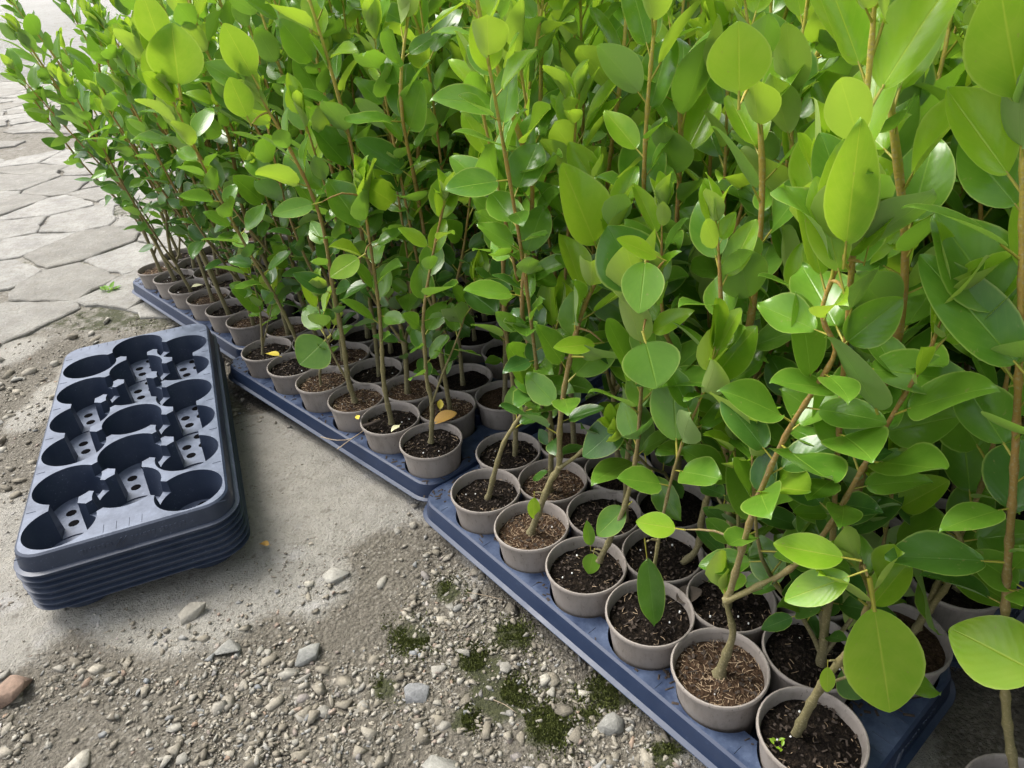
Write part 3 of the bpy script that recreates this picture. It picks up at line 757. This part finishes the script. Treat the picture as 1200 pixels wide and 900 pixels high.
def add_leaves(pl, rr, path, start, full_h, size, spacing, young_from=.75, out=None, tipn=4):
    """alternate leaves up a shoot; path is a list of points, start a length along it"""
    seg = [np.linalg.norm(b_ - a) for a, b_ in zip(path[:-1], path[1:])]; tot = sum(seg); s = start; phi = rr.uniform(0, 6.3)
    cum = np.concatenate([[0], np.cumsum(seg)])
    while s < tot:
        i = min(int(np.searchsorted(cum, s) - 1), len(seg) - 1); i = max(i, 0); f = (s - cum[i]) / seg[i]
        p = path[i] * (1 - f) + path[i + 1] * f; T = nrm(path[i + 1] - path[i]); t = s / tot
        a = np.cross(T, [0.3, 1, 0.2]); a = nrm(a); b_ = np.cross(T, a); o = a * math.cos(phi) + b_ * math.sin(phi)
        if out is not None and o @ out < -.2 and rr.random() < .4: o = -o
        al = R(rr.uniform(36, 80) if t < .6 else rr.uniform(24, 56) if t < .9 else rr.uniform(10, 32))
        y = o * math.sin(al) + T * math.cos(al) + np.array([rr.gauss(0, .13), rr.gauss(0, .13), rr.gauss(-.02, .2)])
        y = nrm(y); n0 = T * math.sin(al) - o * math.cos(al)
        n = n0 * .55 + Z * .35 + pl.open * .26 + np.array([rr.gauss(0, .36), rr.gauss(0, .36), rr.gauss(0, .2)])
        L = size * (0.62 + .55 * min(1, t * 1.6)) * rr.uniform(.62, 1.24)
        if t > .93: L *= rr.uniform(.55, .95)
        q = t + rr.uniform(-.16, .16); age = 2 if q > young_from + .12 else 1 if q > young_from - .28 else (1 if rr.random() < .22 else 0)
        pl.leaves.append((leaf_matrix(p, y, n, L, rr.uniform(.92, 1.12)), age, rr.randrange(NV), False, L))
        phi += 2.4 + rr.uniform(-.5, .5); s += spacing * rr.uniform(.7, 1.35) * (1.0 if t < .9 else .55)
    T = nrm(path[-1] - path[-2])
    for k in range(tipn):        # closed shoot tip
        a = nrm(np.cross(T, [rr.gauss(0, 1), rr.gauss(0, 1), .2])); y = nrm(T + a * rr.uniform(.1, .42))
        pl.leaves.append((leaf_matrix(path[-1], y, T * .3 - a + Z * .2, size * rr.uniform(.5, .9), .9), 2, rr.randrange(NV), False, size * .7))
def gen_plant(pl, rr, height, lean, bare=.13, size=.056, spacing=.021, traced=None):
    base = pl.base + np.array([rr.uniform(-.010, .010), rr.uniform(-.010, .010), .0])
    if traced:
        for (pts, k, r0, bare_t) in traced:
            path3 = spline([on_plane(u, v, pl.base, k) for u, v in pts], .008)
            pl.stems.append((path3, r0 * .74, r0 * .27))
            L = sum(np.linalg.norm(b_ - a) for a, b_ in zip(path3[:-1], path3[1:]))
            if L > .05: add_leaves(pl, rr, path3, L * bare_t, height, size, spacing, .72)
        return
    n = rr.choice([2, 2, 3, 3]); P = []
    az = rr.uniform(0, 6.3); wob = [rr.uniform(-.022, .022) for _ in range(8)]
    pts = [base - Z * .015]
    for k in range(1, 6):
        t = k / 5; pts.append(base + Z * height * t + lean * t ** 1.4 + np.array([wob[k], wob[(k + 3) % 8], 0]) * (0.4 + t))
    main = spline(pts, .03); pl.stems.append((main, rr.uniform(.0042, .0056), .0018))
    add_leaves(pl, rr, main, bare + .01, height, size, spacing, pl.young)
    for b_ in range(n + pl.extra):
        i = int(len(main) * (rr.uniform(.10, .34) if b_ < n else rr.uniform(.04, .12))); p0 = main[i]; a = az + 2.4 * b_ + rr.uniform(-.4, .4); d = np.array([math.cos(a), math.sin(a), 0]); hh = (height - (p0[2] - base[2])) * (rr.uniform(.5, .98) if b_ < n else rr.uniform(.22, .45))
        q = [p0, p0 + d * .025 + Z * .05, p0 + d * rr.uniform(.04, .06) + Z * hh * .5 + lean * .35, p0 + d * rr.uniform(.045, .09) + Z * hh + lean * .8]
        sp_ = spline(q, .03); pl.stems.append((sp_, .0028, .0014)); add_leaves(pl, rr, sp_, max(.05, bare * .6), height, size * .95, spacing * 1.05, pl.young)
def leaf_hero(pl, base, tip, wpx, age, k=0.0, toward=0.0, var=0, up=.4, off=0.0):
    """a leaf singled out in the photograph: its foot, its tip and its width"""
    B = on_plane(*base, pl.base, k); T_ = on_plane(*tip, pl.base, k)
    vd = nrm(B - CO); B = B - vd * off; T_ = T_ - vd * (off + toward); Lb = np.linalg.norm(T_ - B)
    wm = wpx * ((B - CO) @ FW) / F_PX
    L = Lb / (1 + PET * .5); n = -vd + Z * up
    m = leaf_matrix(B - nrm(T_ - B) * L * PET * .5, T_ - B, n, L, wm / (L * 2 * np.abs(CALM[age][var][0][:-6, 0]).max()))
    pl.leaves.append((m, age, var, True, L))
    # a thin twig carries it from the nearest shoot of the same shrub
    foot = m[:3, 3]; cand = [q for path, _, _ in pl.stems if len(path) > 6 for q in path]
    if cand:
        near = min(cand, key=lambda q: np.linalg.norm(q - foot) + (.05 if q[2] > foot[2] + .02 else 0)); dd = np.linalg.norm(near - foot)
        if .006 < dd < .16: pl.stems.append((spline([near, near * .5 + foot * .5 + np.array([0, 0, .12 * dd]), foot + (m[:3, 1]) * .02], .012), .0015, .0010))

# ------------------------------------------------------------------ tray layout
TR = {'A': (-.0487, .8011, -.9131), 'B': (-.4822, 1.2947, -.8004), 'C': (-.8974, 1.8125, -.8276)}
def tvec(a): return np.array([math.cos(a), math.sin(a)]), np.array([-math.sin(a), math.cos(a)])
WHERE = {'A': 'tray beside the mossy gravel', 'B': 'tray along the bare concrete', 'C': 'tray behind the empty stack', 'D': 'loose pots past the gap'}
e1, e2 = tvec(TR['A'][2]); dp = ground_at(1212, 938, .098)[:2]
TR['D'] = (dp[0], dp[1], TR['A'][2] + .02)
TRAYS = []
for key in 'ABCD':
    x, y, a = TR[key]; f1, f2 = tvec(a)
    for rank in range(3 if key != 'D' else 2):
        o = np.array([x, y]) + f2 * (.296 * rank) + f1 * random.uniform(-.015, .015) * (rank > 0)
        TRAYS.append((key, rank, o[0], o[1], a + random.uniform(-.015, .015) * (rank > 0)))
TLABEL = {'A': 'dusty navy tray of potted shrubs beside the mossy gravel, corner lapping over its neighbour', 'B': 'navy tray of potted shrubs along the bare concrete', 'C': 'navy tray of potted shrubs behind the stacked empty trays, next to the paving', 'D': 'navy tray past the dark gap at the end of the mossy gravel tray'}
ORD = ['first', 'second', 'third', 'fourth', 'fifth', 'sixth']
END = {'A': 'from the lapped corner', 'B': 'from the stacked trays end', 'C': 'from the paving end', 'D': 'by the gap'}
TRACE = {
 ('A', 0, 0): [([(572, 584), (580, 552), (590, 520), (603, 498), (622, 468), (640, 425), (655, 375)], .10, .0058, .42)],
 ('A', 0, 1): [([(622, 625), (634, 592), (646, 562), (655, 546), (656, 500), (664, 440), (681, 370), (700, 325), (716, 268)], .10, .0068, .40), ([(655, 548), (676, 534), (705, 505), (735, 478), (752, 440)], .12, .0038, .35)],
 ('A', 0, 2): [([(702, 657), (716, 630), (733, 590), (746, 530), (752, 450), (757, 385), (760, 345)], .10, .0052, .5)],
 ('A', 0, 3): [([(762, 712), (766, 670), (778, 600), (796, 530), (820, 470), (836, 420)], .06, .0036, .55)],
 ('A', 0, 4): [([(843, 790), (852, 765), (859, 742), (853, 715), (849, 697)], .0, .0082, 2.), ([(850, 704), (880, 691), (925, 667), (968, 622), (1010, 550), (1045, 488), (1085, 420), (1104, 372)], .12, .0045, .45), ([(854, 700), (868, 650), (886, 590), (920, 512), (955, 455), (979, 410), (963, 368), (984, 305), (992, 285)], .10, .0048, .35)],
 ('A', 0, 5): [([(928, 870), (945, 835), (964, 800), (983, 776), (1002, 750), (1014, 718), (1020, 695), (1008, 668)], .06, .0072, .8), ([(955, 818), (975, 800), (1000, 790), (1016, 772)], .0, .003, .7)],
 ('A', 2, 5): [([(1062, 752), (1085, 720), (1120, 668), (1124, 628), (1100, 612), (1062, 642), (1022, 680)], .16, .0058, .45), ([(1075, 735), (1110, 660), (1150, 570), (1175, 470), (1190, 380)], .10, .005, .2)],
 ('A', 1, 3): [([(783, 672), (802, 658), (818, 640), (824, 600), (846, 535), (880, 452), (915, 390), (942, 335), (956, 296)], .08, .0062, .40)],
 ('A', 1, 0): [([(603, 540), (604, 500), (600, 440), (592, 380), (590, 300), (597, 230), (612, 150), (632, 30), (642, -50)], .05, .0060, .30)],
 ('A', 1, 2): [([(733, 610), (735, 540), (745, 450), (752, 300), (757, 150), (770, 0), (777, -70)], .05, .0056, .30)],
 ('B', 0, 5): [([(505, 518), (506, 474), (500, 445), (498, 410), (496, 372), (505, 310), (520, 240)], .08, .0055, .30), ([(506, 474), (518, 440), (540, 385), (556, 330)], .10, .003, .35)],
 ('B', 0, 4): [([(459, 496), (450, 450), (447, 400), (444, 360), (436, 300), (425, 230)], .06, .0062, .40)],
 ('B', 0, 3): [([(416, 470), (408, 444), (402, 400), (390, 335), (374, 250), (332, 160), (290, 92)], .10, .0066, .30), ([(410, 450), (395, 425), (380, 390), (372, 350)], .06, .0034, .6)],
 ('B', 0, 2): [([(377, 457), (375, 436), (382, 412), (392, 380)], .05, .0040, .5)],
 ('B', 0, 1): [([(357, 434), (348, 400), (325, 352), (292, 295), (262, 240), (236, 190), (200, 112)], .10, .0056, .28)],
 ('B', 0, 0): [([(308, 415), (306, 380), (303, 352), (292, 318)], .05, .0040, .35), ([(308, 405), (316, 370), (324, 335)], .05, .0028, .4)],
 ('D', 0, 0): [([(1196, 945), (1180, 840), (1178, 720), (1188, 560), (1196, 380), (1199, 200), (1200, 60)], .14, .0058, .38)],
}
def spill_mesh(seed):
    r_ = random.Random(seed); V, F = [], []; cu = cup_xy(); n = 0
    while n < 200:
        u, v = r_.uniform(U0 + .006, U1 - .006), r_.uniform(V0 + .006, V1 - .006)
        if vnoise(u * 22 + seed * 9, v * 22, 3) < .5 or min(math.hypot(u - x, v - y) for x, y, _, _ in cu) < .0485: continue
        a, L, wd = r_.uniform(0, 6.3), r_.uniform(.0012, .0055), r_.uniform(.0006, .0018); c, s_ = math.cos(a), math.sin(a); k = len(V); z = .0554
        for p_, q_, h_ in ((-L, -wd, 0), (L, -wd, 0), (L, wd, 0), (-L, wd, 0), (0, 0, .0012)): V.append((u + c * p_ - s_ * q_, v + s_ * p_ + c * q_, z + h_))
        F += [(k, k + 1, k + 4, k + 4), (k + 1, k + 2, k + 4, k + 4), (k + 2, k + 3, k + 4, k + 4), (k + 3, k, k + 4, k + 4)]; n += 1
    me = bpy.data.meshes.new('spilled_compost'); me.from_pydata(V, [], [f[:3] for f in F]); me.update(); me.materials.append(M['bark_bit']); return me
POTS = []
for key, rank, x, y, a in TRAYS:
    f1, f2 = tvec(a)
    if key != 'D': make_tray(TRAY, x, y, .0, a, TLABEL[key] if rank == 0 else 'navy tray of tall shrubs, %s tray row behind the %s' % (['', 'second', 'third'][rank], WHERE[key]), 'trays of potted shrubs', rank == 0)
    if key != 'D' and rank == 0: link('spilled_compost', spill_mesh(ord(key)), [o for o in col.objects if o.name.startswith('plant_tray')][-1])['kind'] = 'stuff'
    for (u, v, r, i) in cup_xy():
        if key == 'D': u = PITCH_U * 1.07 * i + (.056 if r == 1 else 0.); v = v * 1.12
        p = np.array([x, y]) + f1 * u + f2 * v
        POTS.append((key, rank, r, i, p, f1, f2))
rr = random.Random(77)
for key, rank, r, i, p, f1, f2 in POTS:
    px, py, zz = project((p[0], p[1], .1)); far = rank > 0 or r > 0
    if key == 'D' and (i > 3): continue                # beside and behind the photographer
    pl = Plant(); pl.key, pl.rank, pl.r, pl.i = key, rank, r, i
    pl.pot = np.array([p[0] + rr.uniform(-.0012, .0012), p[1] + rr.uniform(-.0012, .0012), .0075 if key != 'D' else -.004])
    pl.base = pl.pot + np.array([0, 0, .0745]); pl.stems, pl.leaves = [], []
    front = (rank == 0 and r == 0); pl.open = np.append(-f2, 0)      # leaves turn to the open side
    pl.extra = 2 if (key in 'AD' and rank == 0 and r > 0 and i > 1) else 0
    pl.young = .93 if key == 'C' else rr.uniform(.62, .82)
    low = key in 'AD' and rank == 0 and (i > 2 or key == 'D') and r > 0
    lean = -np.append(f2, 0) * (rr.uniform(.05, .14) if front else rr.uniform(-.02, .07)) + np.append(f1, 0) * rr.uniform(-.06, .06)
    if key == 'C' and i < 2: lean -= np.append(f1, 0) * rr.uniform(.04, .13)
    h = rr.uniform(.58, .70) if key == 'C' else rr.uniform(.62, .80)
    if front: h -= .05
    if key == 'A' and rank > 0: h -= .10
    gen_plant(pl, rr, h, lean, bare=(.15 if front else .035 if low else .05 if key == 'A' else .075), size=rr.uniform(.045, .056) * (0.90 if key == 'C' else 1.08 if key in 'AD' else 1.0), spacing=.0160, traced=TRACE.get((key, r, i)) if rank == 0 else None)
    PLANTS.append(pl)
PK = {(q.key, q.rank, q.r, q.i): q for q in PLANTS}
A = lambda r, i: PK[('A', 0, r, i)]
H = leaf_hero
H(A(0, 5), (1022, 697), (1043, 828), 94, 2, .05, .0, 3, .35, .04)
H(PK[('D', 0, 0, 0)], (1232, 798), (1126, 738), 96, 2, .05, .0, 4, .5, .075)
H(PK[('D', 0, 0, 0)], (1200, 690), (1140, 650), 46, 1, .05, .02, 1, .7, .02)
H(A(0, 3), (757, 644), (768, 732), 34, 0, .0, .0, 0, .2, .02)
H(A(0, 4), (797, 620), (746, 612), 33, 2, .1, .01, 1, .8)
H(A(0, 2), (736, 592), (699, 627), 33, 1, .05, .01, 2, .6)
H(A(0, 2), (696, 646), (690, 673), 21, 1, .0, .01, 1, .6)
H(A(0, 2), (692, 642), (688, 611), 14, 1, .0, .0, 1, .6)
H(A(0, 1), (626, 580), (625, 609), 16, 2, .0, .0, 0, .3, .01)
H(A(0, 5), (970, 778), (969, 812), 18, 2, .0, .0, 0, .4, .02)
H(A(0, 5), (1005, 672), (926, 700), 44, 2, .1, .03, 5, .8, .03)
H(A(0, 5), (998, 655), (912, 640), 46, 2, .1, .02, 6, .8, .02)
H(A(0, 5), (985, 780), (1010, 820), 42, 0, .0, .0, 7, .4, -.01)
H(PK[('B', 0, 0, 1)], (211, 108), (199, 28), 62, 2, .10, .0, 2, .1, .01)
H(PK[('B', 0, 0, 1)], (190, 60), (168, -10), 38, 2, .10, .0, 4, .1)
H(PK[('B', 0, 0, 1)], (214, 120), (168, 85), 26, 2, .10, .02, 5, .3)
H(PK[('B', 0, 0, 3)], (300, 96), (262, 28), 40, 2, .10, .0, 3, .1, .01)
H(PK[('B', 0, 0, 3)], (292, 142), (268, 92), 34, 2, .10, .0, 6, .1, .02)
H(A(0, 4), (986, 330), (955, 207), 48, 2, .10, -.02, 1, .1, .02)
H(A(0, 4), (990, 300), (1004, 166), 55, 2, .10, .03, 2, -.3, .03)
H(A(0, 4), (1015, 300), (1040, 200), 30, 2, .10, .0, 0, .1)
H(PK[('D', 0, 0, 0)], (1205, 442), (1086, 305), 78, 1, .12, .0, 7, .7, .03)
H(PK[('D', 0, 0, 0)], (1196, 128), (1172, -10), 90, 2, .12, .02, 3, .0, .02)
H(PK[('D', 0, 0, 0)], (1198, 250), (1128, 165), 62, 1, .12, .0, 5, .5, .01)
H(A(0, 2), (757, 300), (750, 360), 50, 1, .12, .04, 1, .9, .03)
H(A(0, 2), (757, 345), (712, 262), 78, 0, .12, -.02, 8, .3, .0)
H(A(0, 2), (755, 395), (770, 449), 70, 1, .12, .04, 4, .9, .03)
H(A(0, 2), (775, 303), (727, 282), 26, 2, .12, .02, 3, .7, .03)
H(A(0, 1), (735, 490), (686, 534), 44, 0, .12, .02, 2, .6, .02)
H(A(0, 1), (702, 402), (652, 408), 26, 2, .12, .02, 6, .7, .02)
H(PK[('B', 0, 0, 2)], (384, 396), (352, 426), 50, 1, .05, .02, 5, .6, .02)
H(PK[('B', 0, 0, 4)], (424, 300), (388, 322), 30, 2, .08, .02, 0, .6, .03)
H(PK[('B', 0, 0, 4)], (372, 238), (322, 250), 26, 1, .08, .02, 1, .7, .03)
H(PK[('A', 0, 1, 4)], (866, 118), (866, 28), 72, 2, .04, .0, 8, -.1, .02)

# ------------------------------------------------------------------ which leaves can be told apart: those get an object of their own
BV, BF, OWN = [], [], []
for pi, pl in enumerate(PLANTS):
    for li, (m, age, var, hero, L) in enumerate(pl.leaves):
        k = len(BV)
        for q in ((0, PET, 0), (.30, PET + .45, .02), (0, PET + 1, 0), (-.30, PET + .45, .02)):
            BV.append((m @ np.array([*q, 1]))[:3])
        BF.append((k, k + 1, k + 2, k + 3)); OWN.append((pi, li))
bvh = BVHTree.FromPolygons([Vector(v) for v in BV], BF)
SHOW = set(); co_v = Vector(CO)
for n, (pi, li) in enumerate(OWN):
    m, age, var, hero, L = PLANTS[pi].leaves[li]
    if hero: SHOW.add((pi, li)); continue
    hit = 0
    for q in ((0, PET + .5, .005), (.16, PET + .45, .01), (-.16, PET + .45, .01), (0, PET + .8, 0), (0, PET + .2, 0)):
        w_ = (m @ np.array([*q, 1]))[:3]; px, py, zz = project(w_)
        if zz < .05 or not (-8 < px < 1208 and -8 < py < 908) or L * F_PX / zz < 10: continue
        d = Vector(w_) - co_v; loc, nn, ix, dist = bvh.ray_cast(co_v, d.normalized())
        if ix == n or ix is None or dist > d.length - .002: hit += 1
    if hit: SHOW.add((pi, li))

# ------------------------------------------------------------------ build the potted shrubs
def tube_arrays(stems, sides=7):
    Vs, Fs, UVs, k = [], [], [], 0
    for path, r0, r1 in stems:
        n = len(path); prev = None
        for j, p in enumerate(path):
            T = nrm(path[min(j + 1, n - 1)] - path[max(j - 1, 0)]); a = nrm(np.cross(T, [1, .2, 0])); b_ = np.cross(T, a); t = j / (n - 1)
            r = r0 + (r1 - r0) * t ** .7; r *= 1 + (.26 if j % 4 == 0 and r0 > .0025 else -.03) * (1 if j else 1.5)
            if j == n - 1: r *= .3
            for q in range(sides):
                an = 6.28319 * q / sides; Vs.append(p + (a * math.cos(an) + b_ * math.sin(an)) * r); UVs.append((q / sides, min(1, (p[2] - .08) / .62)))
        for j in range(n - 1):
            for q in range(sides): Fs.append((k + j * sides + q, k + j * sides + (q + 1) % sides, k + (j + 1) * sides + (q + 1) % sides, k + (j + 1) * sides + q))
        k += n * sides
    return np.array(Vs), np.array(Fs), np.array(UVs)
LEAFMATS = [M[a] for a in AGES] + [M['petiole']]
BROWN = {('A', 0, 1), ('A', 0, 4), ('A', 1, 1), ('B', 0, 3), ('B', 0, 2)}
LOOK = {('A', 0, 0): 'leaning bare stem', ('A', 0, 1): 'forked stem in brown fibrous soil', ('A', 0, 2): 'small round leaves at its foot', ('A', 0, 3): 'one leaf hanging over its soil', ('A', 0, 4): 'cut-back stub and long branches', ('A', 0, 5): 'glossy leaf hanging beside its pot',
        ('B', 0, 5): 'dead orange leaf on its soil', ('B', 0, 4): 'straight bare stem', ('B', 0, 3): 'thick twin stem', ('B', 0, 1): 'long stem leaning outwards', ('B', 0, 0): 'short leafy stem', ('B', 0, 2): 'short stem with one round leaf'}
for pi, pl in enumerate(PLANTS):
    root = empty('potted_shrub', tuple(pl.pot), rr.uniform(0, 6.3) if False else 0.0)
    root.rotation_euler = (rr.gauss(0, .012), rr.gauss(0, .012), 0)
    key = (pl.key, pl.r, pl.i)
    if pl.rank == 0 and pl.r == 0:
        lk = LOOK.get(key)
        lab = 'shrub with %s, front row of %s' % (lk, WHERE[pl.key]) if lk else 'leafy shrub, %s pot %s, front row of %s' % (ORD[pl.i], END[pl.key], WHERE[pl.key])
        grp = 'front row shrubs'
    elif pl.rank == 0:
        lab = 'shrub, %s pot %s, %s row of %s' % (ORD[pl.i], END[pl.key], ['', 'middle', 'back'][pl.r], WHERE[pl.key]); grp = '%s row shrubs, %s' % (['', 'middle', 'back'][pl.r], WHERE[pl.key])
    else:
        lab = 'tall leafy shrub in the %s row behind the %s' % (['', 'second', 'third'][pl.rank], WHERE[pl.key]); grp = 'shrubs %s row behind the %s' % (['', 'second', 'third'][pl.rank], WHERE[pl.key])
    tag(root, lab, 'potted plant', grp)
    rotm = np.array(root.rotation_euler.to_matrix()); org = np.array(root.location)
    toloc = np.eye(4); toloc[:3, :3] = rotm.T; toloc[:3, 3] = -rotm.T @ org
    pot = link('pot', POT, root); pot.rotation_euler[2] = rr.uniform(0, 6.3); link('rim', RIM, pot)
    brown = key in BROWN and pl.rank == 0 or (key not in LOOK and rr.random() < .3)
    so_ = link('soil', SOILS[4 + rr.randrange(3)] if brown else SOILS[rr.randrange(4)], root); so_.rotation_euler[2] = rr.uniform(0, 6.3); so_.location[2] = rr.uniform(-.002, .003)
    if pl.rank == 0 and pl.r < 2:
        d_ = link('compost_bits', (DEB_B if brown else DEB_D)[rr.randrange(3)], so_); d_['kind'] = 'stuff'; d_.rotation_euler[2] = rr.uniform(0, 6.3)
    V, F, UV = tube_arrays(pl.stems); V = V @ toloc[:3, :3].T + toloc[:3, 3]
    link('stem', quad_mesh('stem', V, F, [M['stem']], None, UV), root)
    Vs, Fs, Ms, Us, k = [], [], [], [], 0
    for li, (m, age, var, hero, L) in enumerate(pl.leaves):
        lm = toloc @ m
        if (pi, li) in SHOW:
            big = L * F_PX / max(.1, project(m[:3, 3])[2]) > 62
            o = link('leaf', (CALM_ME if hero else HERO_ME if big else LEAF_ME)[age][var], root); o.matrix_local = Matrix(lm.tolist())
        else:
            LV, LF, lmi, LU = LEAF[age][var]
            Vs.append(LV @ lm[:3, :3].T + lm[:3, 3]); Fs.append(LF + k); k += len(LV); Ms.append(np.where(lmi == 1, 3, age)); Us.append(LU)
    if Vs:
        fo = link('foliage', quad_mesh('foliage', np.concatenate(Vs), np.concatenate(Fs), LEAFMATS, np.concatenate(Ms), np.concatenate(Us)), root); fo['kind'] = 'stuff'
print('PLANTS', len(PLANTS), 'LEAVES', len(OWN), 'SHOWN', len(SHOW), 'SLABS', N_SLAB)

# ------------------------------------------------------------------ small loose things
def loose_leaf(px, py, z, L, mat, rot, label, tilt=.15, name='fallen_leaf', var=0, cat='fallen leaf'):
    p = ground_at(px, py, z); V, F, mi, UV = leaf_arrays(40 + var, 0, 6, 8)
    me = quad_mesh('fallen_leaf', V, F, [mat, mat], mi, UV); o = link(name, me); o.scale = (L, L, L)
    o.rotation_euler = (tilt, R(6), R(rot)); o.location = (p[0], p[1], p[2] + .002); return tag(o, label, cat)
ZS = .0865
loose_leaf(330, 419, .096, .034, M['dead_yellow'], 60, 'bright yellow dead leaf lying over a pot rim behind the concrete', .0, var=1)
loose_leaf(503, 500, ZS + .006, .040, M['dead_orange'], -68, 'orange and yellow dead leaf on dark soil', .25, var=2)
loose_leaf(516, 483, ZS + .012, .016, M['dead_yellow'], 0, 'small yellow leaf standing beside the orange dead leaf', .9, var=3)
loose_leaf(470, 498, ZS + .004, .018, M['dead_pale'], 140, 'pale cream leaf at the rim of the straight stemmed shrub', .1, var=4)
loose_leaf(418, 487, .099, .014, M['dead_yellow'], 200, 'tiny yellow leaf scrap on a pot rim', .1, var=5)
loose_leaf(318, 640, .003, .017, M['dead_orange'], 70, 'small round orange leaf scrap on the bare concrete', .05, var=6)
loose_leaf(786, 708, ZS - .002, .032, M['dead_brown'], -75, 'dark shrivelled leaf on soil behind the hanging leaf', .15, var=7)
loose_leaf(222, 338, .094, .026, M['dead_pale'], -70, 'pale yellow leaf on soil in the tray behind the stack', .1, var=8)
def twig():
    root = None; V, F, k = [], [], 0
    paths = [[(376, 512, .062), (395, 516, .062), (412, 514, .064), (424, 506, .082), (432, 500, .094)], [(395, 527, .050), (408, 517, .064), (424, 506, .083)]]
    st = [(spline([ground_at(u, v, z) for u, v, z in p], .01), .0011, .0007) for p in paths]
    V, F, UV = tube_arrays(st, 5); o = link('dry_twig', quad_mesh('dry_twig', V, F, [M['twig']], None, UV))
    tag(o, 'thin forked dry twig hanging over the edge of the tray along the concrete', 'twig')
    st = [(spline([ground_at(u, v, z) for u, v, z in ((425, 500, .093), (440, 495, .097), (449, 492, .096))], .01), .0032, .0028)]
    V, F, UV = tube_arrays(st, 6); o = link('bark_piece', quad_mesh('bark_piece', V, F, [M['bark_bit']], None, UV)); tag(o, 'brown bark sliver lying across a pot rim by the dry twig', 'bark')
twig()
def straw(pts, label):
    st = [(spline([ground_at(u, v, .004) for u, v in pts], .01), .0006, .0004)]
    V, F, UV = tube_arrays(st, 4); o = link('straw', quad_mesh('straw', V, F, [M['twig']], None, UV)); tag(o, label, 'straw')
straw([(547, 694), (570, 698), (592, 704)], 'single pale straw on gravel beside the navy tray edge')
straw([(578, 820), (592, 826), (606, 836)], 'short bent straw lying on dark moss')
# weed in the paving joint
pw = ground_at(128, 340); wr = empty('weed', (pw[0], pw[1], 0)); tag(wr, 'tiny bright green weed growing in a paving joint', 'weed')
for k in range(14):
    a = k * 2.4; m = leaf_matrix(np.array([math.cos(a), math.sin(a), 0]) * .012 * (k / 14), np.array([math.cos(a), math.sin(a), rr.uniform(.2, 1)]), Z, rr.uniform(.012, .022))
    o = link('leaf', LEAF_ME[1][k % NV], wr); o.matrix_local = Matrix(m.tolist())
# seedlings in the last front pot
for s_, (u, v) in enumerate(((911, 868), (916, 876), (908, 874))):
    p = ground_at(u, v, ZS); sr = empty('seedling', tuple(p)); tag(sr, 'tiny pale seedling sprouting at the rim beside the thick leaning stem', 'seedling', 'seedlings in the pot')
    for k in range(2):
        m = leaf_matrix(np.zeros(3), np.array([math.cos(k * 3.1 + s_), math.sin(k * 3.1 + s_), .5]), Z, .006); o = link('leaf', LEAF_ME[2][k], sr); o.matrix_local = Matrix(m.tolist())

# ------------------------------------------------------------------ blue crates standing beyond the plants
def crate(loc, rz, sx, sy, h, label):
    root = empty('plastic_crate', loc, rz); tag(root, label, 'crate', 'blue crates beyond the plants')
    def box(name, c, s, mat, par=root):
        bm = bmesh.new(); bmesh.ops.create_cube(bm, size=1)
        for v in bm.verts: v.co = Vector((v.co.x * s[0] + c[0], v.co.y * s[1] + c[1], v.co.z * s[2] + c[2]))
        bmesh.ops.bevel(bm, geom=bm.edges[:], offset=min(s) * .18, segments=2, affect='EDGES')
        me = bpy.data.meshes.new(name); bm.to_mesh(me); bm.free(); return link(name, me, par, mat)
    b = M['blue']; box('base', (0, 0, .03), (sx, sy, .06), M['grey_plastic'])
    for s in (-1, 1):
        w1 = box('wall', (0, s * (sy / 2 - .01), .06 + (h - .06) / 2), (sx - .003, .018, h - .063), b)
        for k in range(5): box('rib', (-sx / 2 + sx * (k + .5) / 5, s * (sy / 2 + .004), .06 + (h - .06) / 2), (.02, .016, h - .10), b, w1)
        w2 = box('wall', (s * (sx / 2 - .01), 0, .06 + (h - .06) / 2), (.018, sy - .042, h - .066), b)
        for k in range(3): box('rib', (s * (sx / 2 + .004), -sy / 2 + sy * (k + .5) / 3, .06 + (h - .06) / 2), (.016, .02, h - .10), b, w2)
        box('rim', (0, s * (sy / 2), h), (sx + .04, .04, .03), b); box('rim', (s * (sx / 2), 0, h + .002), (.04, sy - .046, .03), b)
pc = ground_at(1085, 100); crate((pc[0], pc[1] + .2, 0), -.2, .75, .5, .27, 'low blue plastic crate with open top, glimpsed through the leaves')
pc = ground_at(905, 60); crate((pc[0] - .05, pc[1] + .3, 0), -.05, .8, .6, .62, 'tall blue plastic crate on a grey base behind the shrubs')
